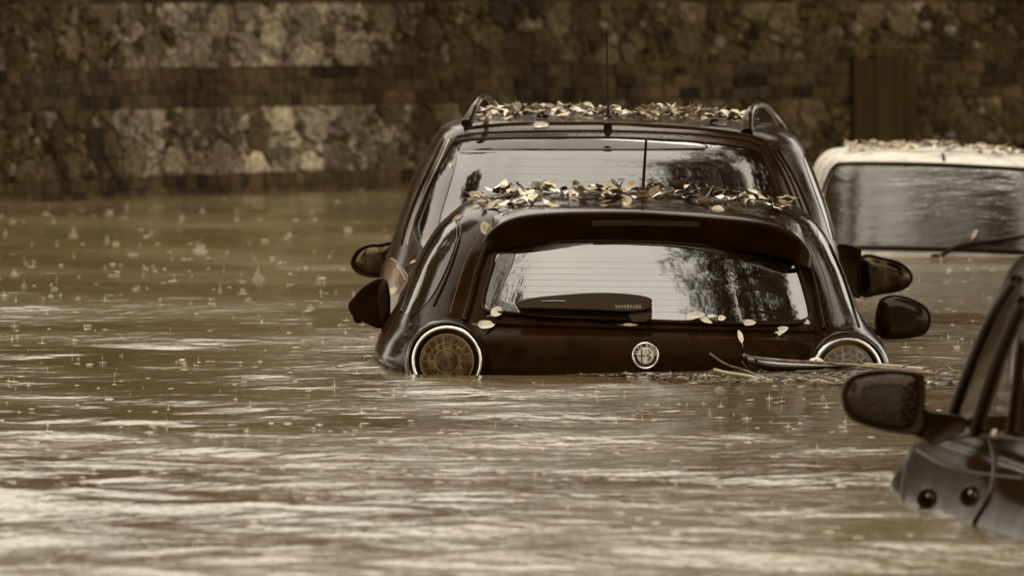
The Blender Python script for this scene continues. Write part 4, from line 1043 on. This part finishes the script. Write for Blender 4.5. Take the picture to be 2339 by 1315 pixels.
def tree(name, base, blobs, n, size, seed, label, group):
    r = random.Random(seed); root = thing(name, base, label, 'tree', group)
    vs, f = [], []
    top = Vector(blobs[0][0]); B0 = Vector(base)
    fork = B0 + (top - B0) * .45; fork.z = B0.z + (top.z - B0.z) * .5
    tube_data([B0 - Vector((0, 0, 1)), B0 + Vector((.02, 0, .6)), B0.lerp(fork, .5) + Vector((.08, .05, 0)), fork], [.3, .22, .19, .16], 10, vs=vs, fs=f)
    for c, rad in blobs:
        c = Vector(c); m_ = fork.lerp(c, .5) + Vector((r.uniform(-.3, .3), r.uniform(-.3, .3), .3))
        tube_data([fork, m_, c], [.12, .07, .03], 7, vs=vs, fs=f)
        for _ in range(5):
            e = c + Vector((r.uniform(-1, 1) * rad[0], r.uniform(-1, 1) * rad[1], r.uniform(-.6, 1) * rad[2])) * .9
            tube_data([m_.lerp(c, r.uniform(0, 1)), c.lerp(e, .5), e], [.04, .025, .008], 5, vs=vs, fs=f)
    mesh('trunk', vs, f, BARK, root)
    cm_ = crown_mesh(blobs, n, size, seed); o = bpy.data.objects.new('crown', cm_); C.objects.link(o); o.parent = root; o.matrix_parent_inverse = root.matrix_world.inverted()
    return root
TG = 'street trees outside the picture'
big = tree('street_tree', (6.6, 41.5, -1), [((3.4, 41.3, 7.2), (2.2, 2.6, 1.2)), ((1.9, 40.6, 7.0), (1.0, 1.6, .5)), ((5.6, 42, 8), (2.4, 3, 1.7)), ((3.6, 38.4, 7.3), (2.0, 2, 1.1)), ((3.0, 36.4, 7.3), (1.9, 2.0, .9)), ((5.4, 36.8, 7.8), (2.2, 2.2, 1.2)), ((7.6, 38.5, 8.6), (2.2, 3, 1.6)), ((5.0, 33.8, 7.8), (2.2, 1.8, 1.1)), ((8.8, 42, 7.8), (2.4, 3.5, 2)), ((4.2, 44.5, 7.4), (2.2, 2, 1.2)), ((2.4, 41.8, 7.6), (1.5, 1.4, .7))], 80000, .07, 11,
     'tree leaning over the cars from the right, mirrored in the rear windows', TG)
tree('street_tree', (-7.8, 39.5, -1), [((-6.2, 39.6, 7.5), (1.9, 2.6, 1.4)), ((-9.3, 38.0, 8.6), (2.0, 2.0, 1.6)), ((-6.9, 36.5, 7.6), (1.9, 2.0, 1.4))], 3200, .06, 12, 'tree on the left roadside, mirrored at the left edge of the windows', TG)
proto = tree('added_screen_tree', (9.5, 20, -1), [((9.2, 20, 4.6), (2.8, 3.4, 2.6)), ((9.8, 21.2, 7.4), (2.4, 2.6, 2.0)), ((9, 18.6, 2.6), (2.2, 2.4, 1.8))], 9000, .2, 21, 'leafy unseen tree beside the street, added to darken reflections', TG)
spots = [(-19, 0), (-19, 12), (0, 12), (0, 30), (0, 44), (-24, 28), (-19, 44), (-17.5, -26), (-13, -30), (-9, -28), (-4, -31), (0, -27), (4, -29)]
for i, (dx, dy) in enumerate(spots):  # unseen rows, added and stretched tall to keep reflections dark
    r = proto.copy(); C.objects.link(r); r.location = proto.location + Vector((dx, dy, 0)); r.scale = (1, 1, 1.35)
    for ch in list(proto.children):
        c_ = ch.copy(); C.objects.link(c_); c_.parent = r; c_.matrix_parent_inverse = ch.matrix_parent_inverse.copy()

for k_, (dx, dy) in enumerate(((.3, 13.0), (-.8, 34))):  # second copy is added to shade the right part of the wall
    r = big.copy(); C.objects.link(r); r.location = big.location + Vector((dx, dy, 0))
    r['label'] = ('tree leaning over the white car from the right, mirrored in its streaked window', 'unseen tree added to shade the right end of the stone wall')[k_]
    for ch in list(big.children):
        c_ = ch.copy(); C.objects.link(c_); c_.parent = r; c_.matrix_parent_inverse = ch.matrix_parent_inverse.copy()

for i, dx in enumerate((-17, -12.5, -8.5, -4)):  # added to block low sky, so the water mirrors something dark
    r = proto.copy(); C.objects.link(r); r.location = proto.location + Vector((dx, 70 + 1.5 * (i % 2), .6)); r.scale = (1, 1, .95)
    r['label'] = 'unseen tree added behind the stone wall to darken the water'; r['group'] = 'added trees behind the stone wall'
    for ch in list(proto.children):
        c_ = ch.copy(); C.objects.link(c_); c_.parent = r; c_.matrix_parent_inverse = ch.matrix_parent_inverse.copy()
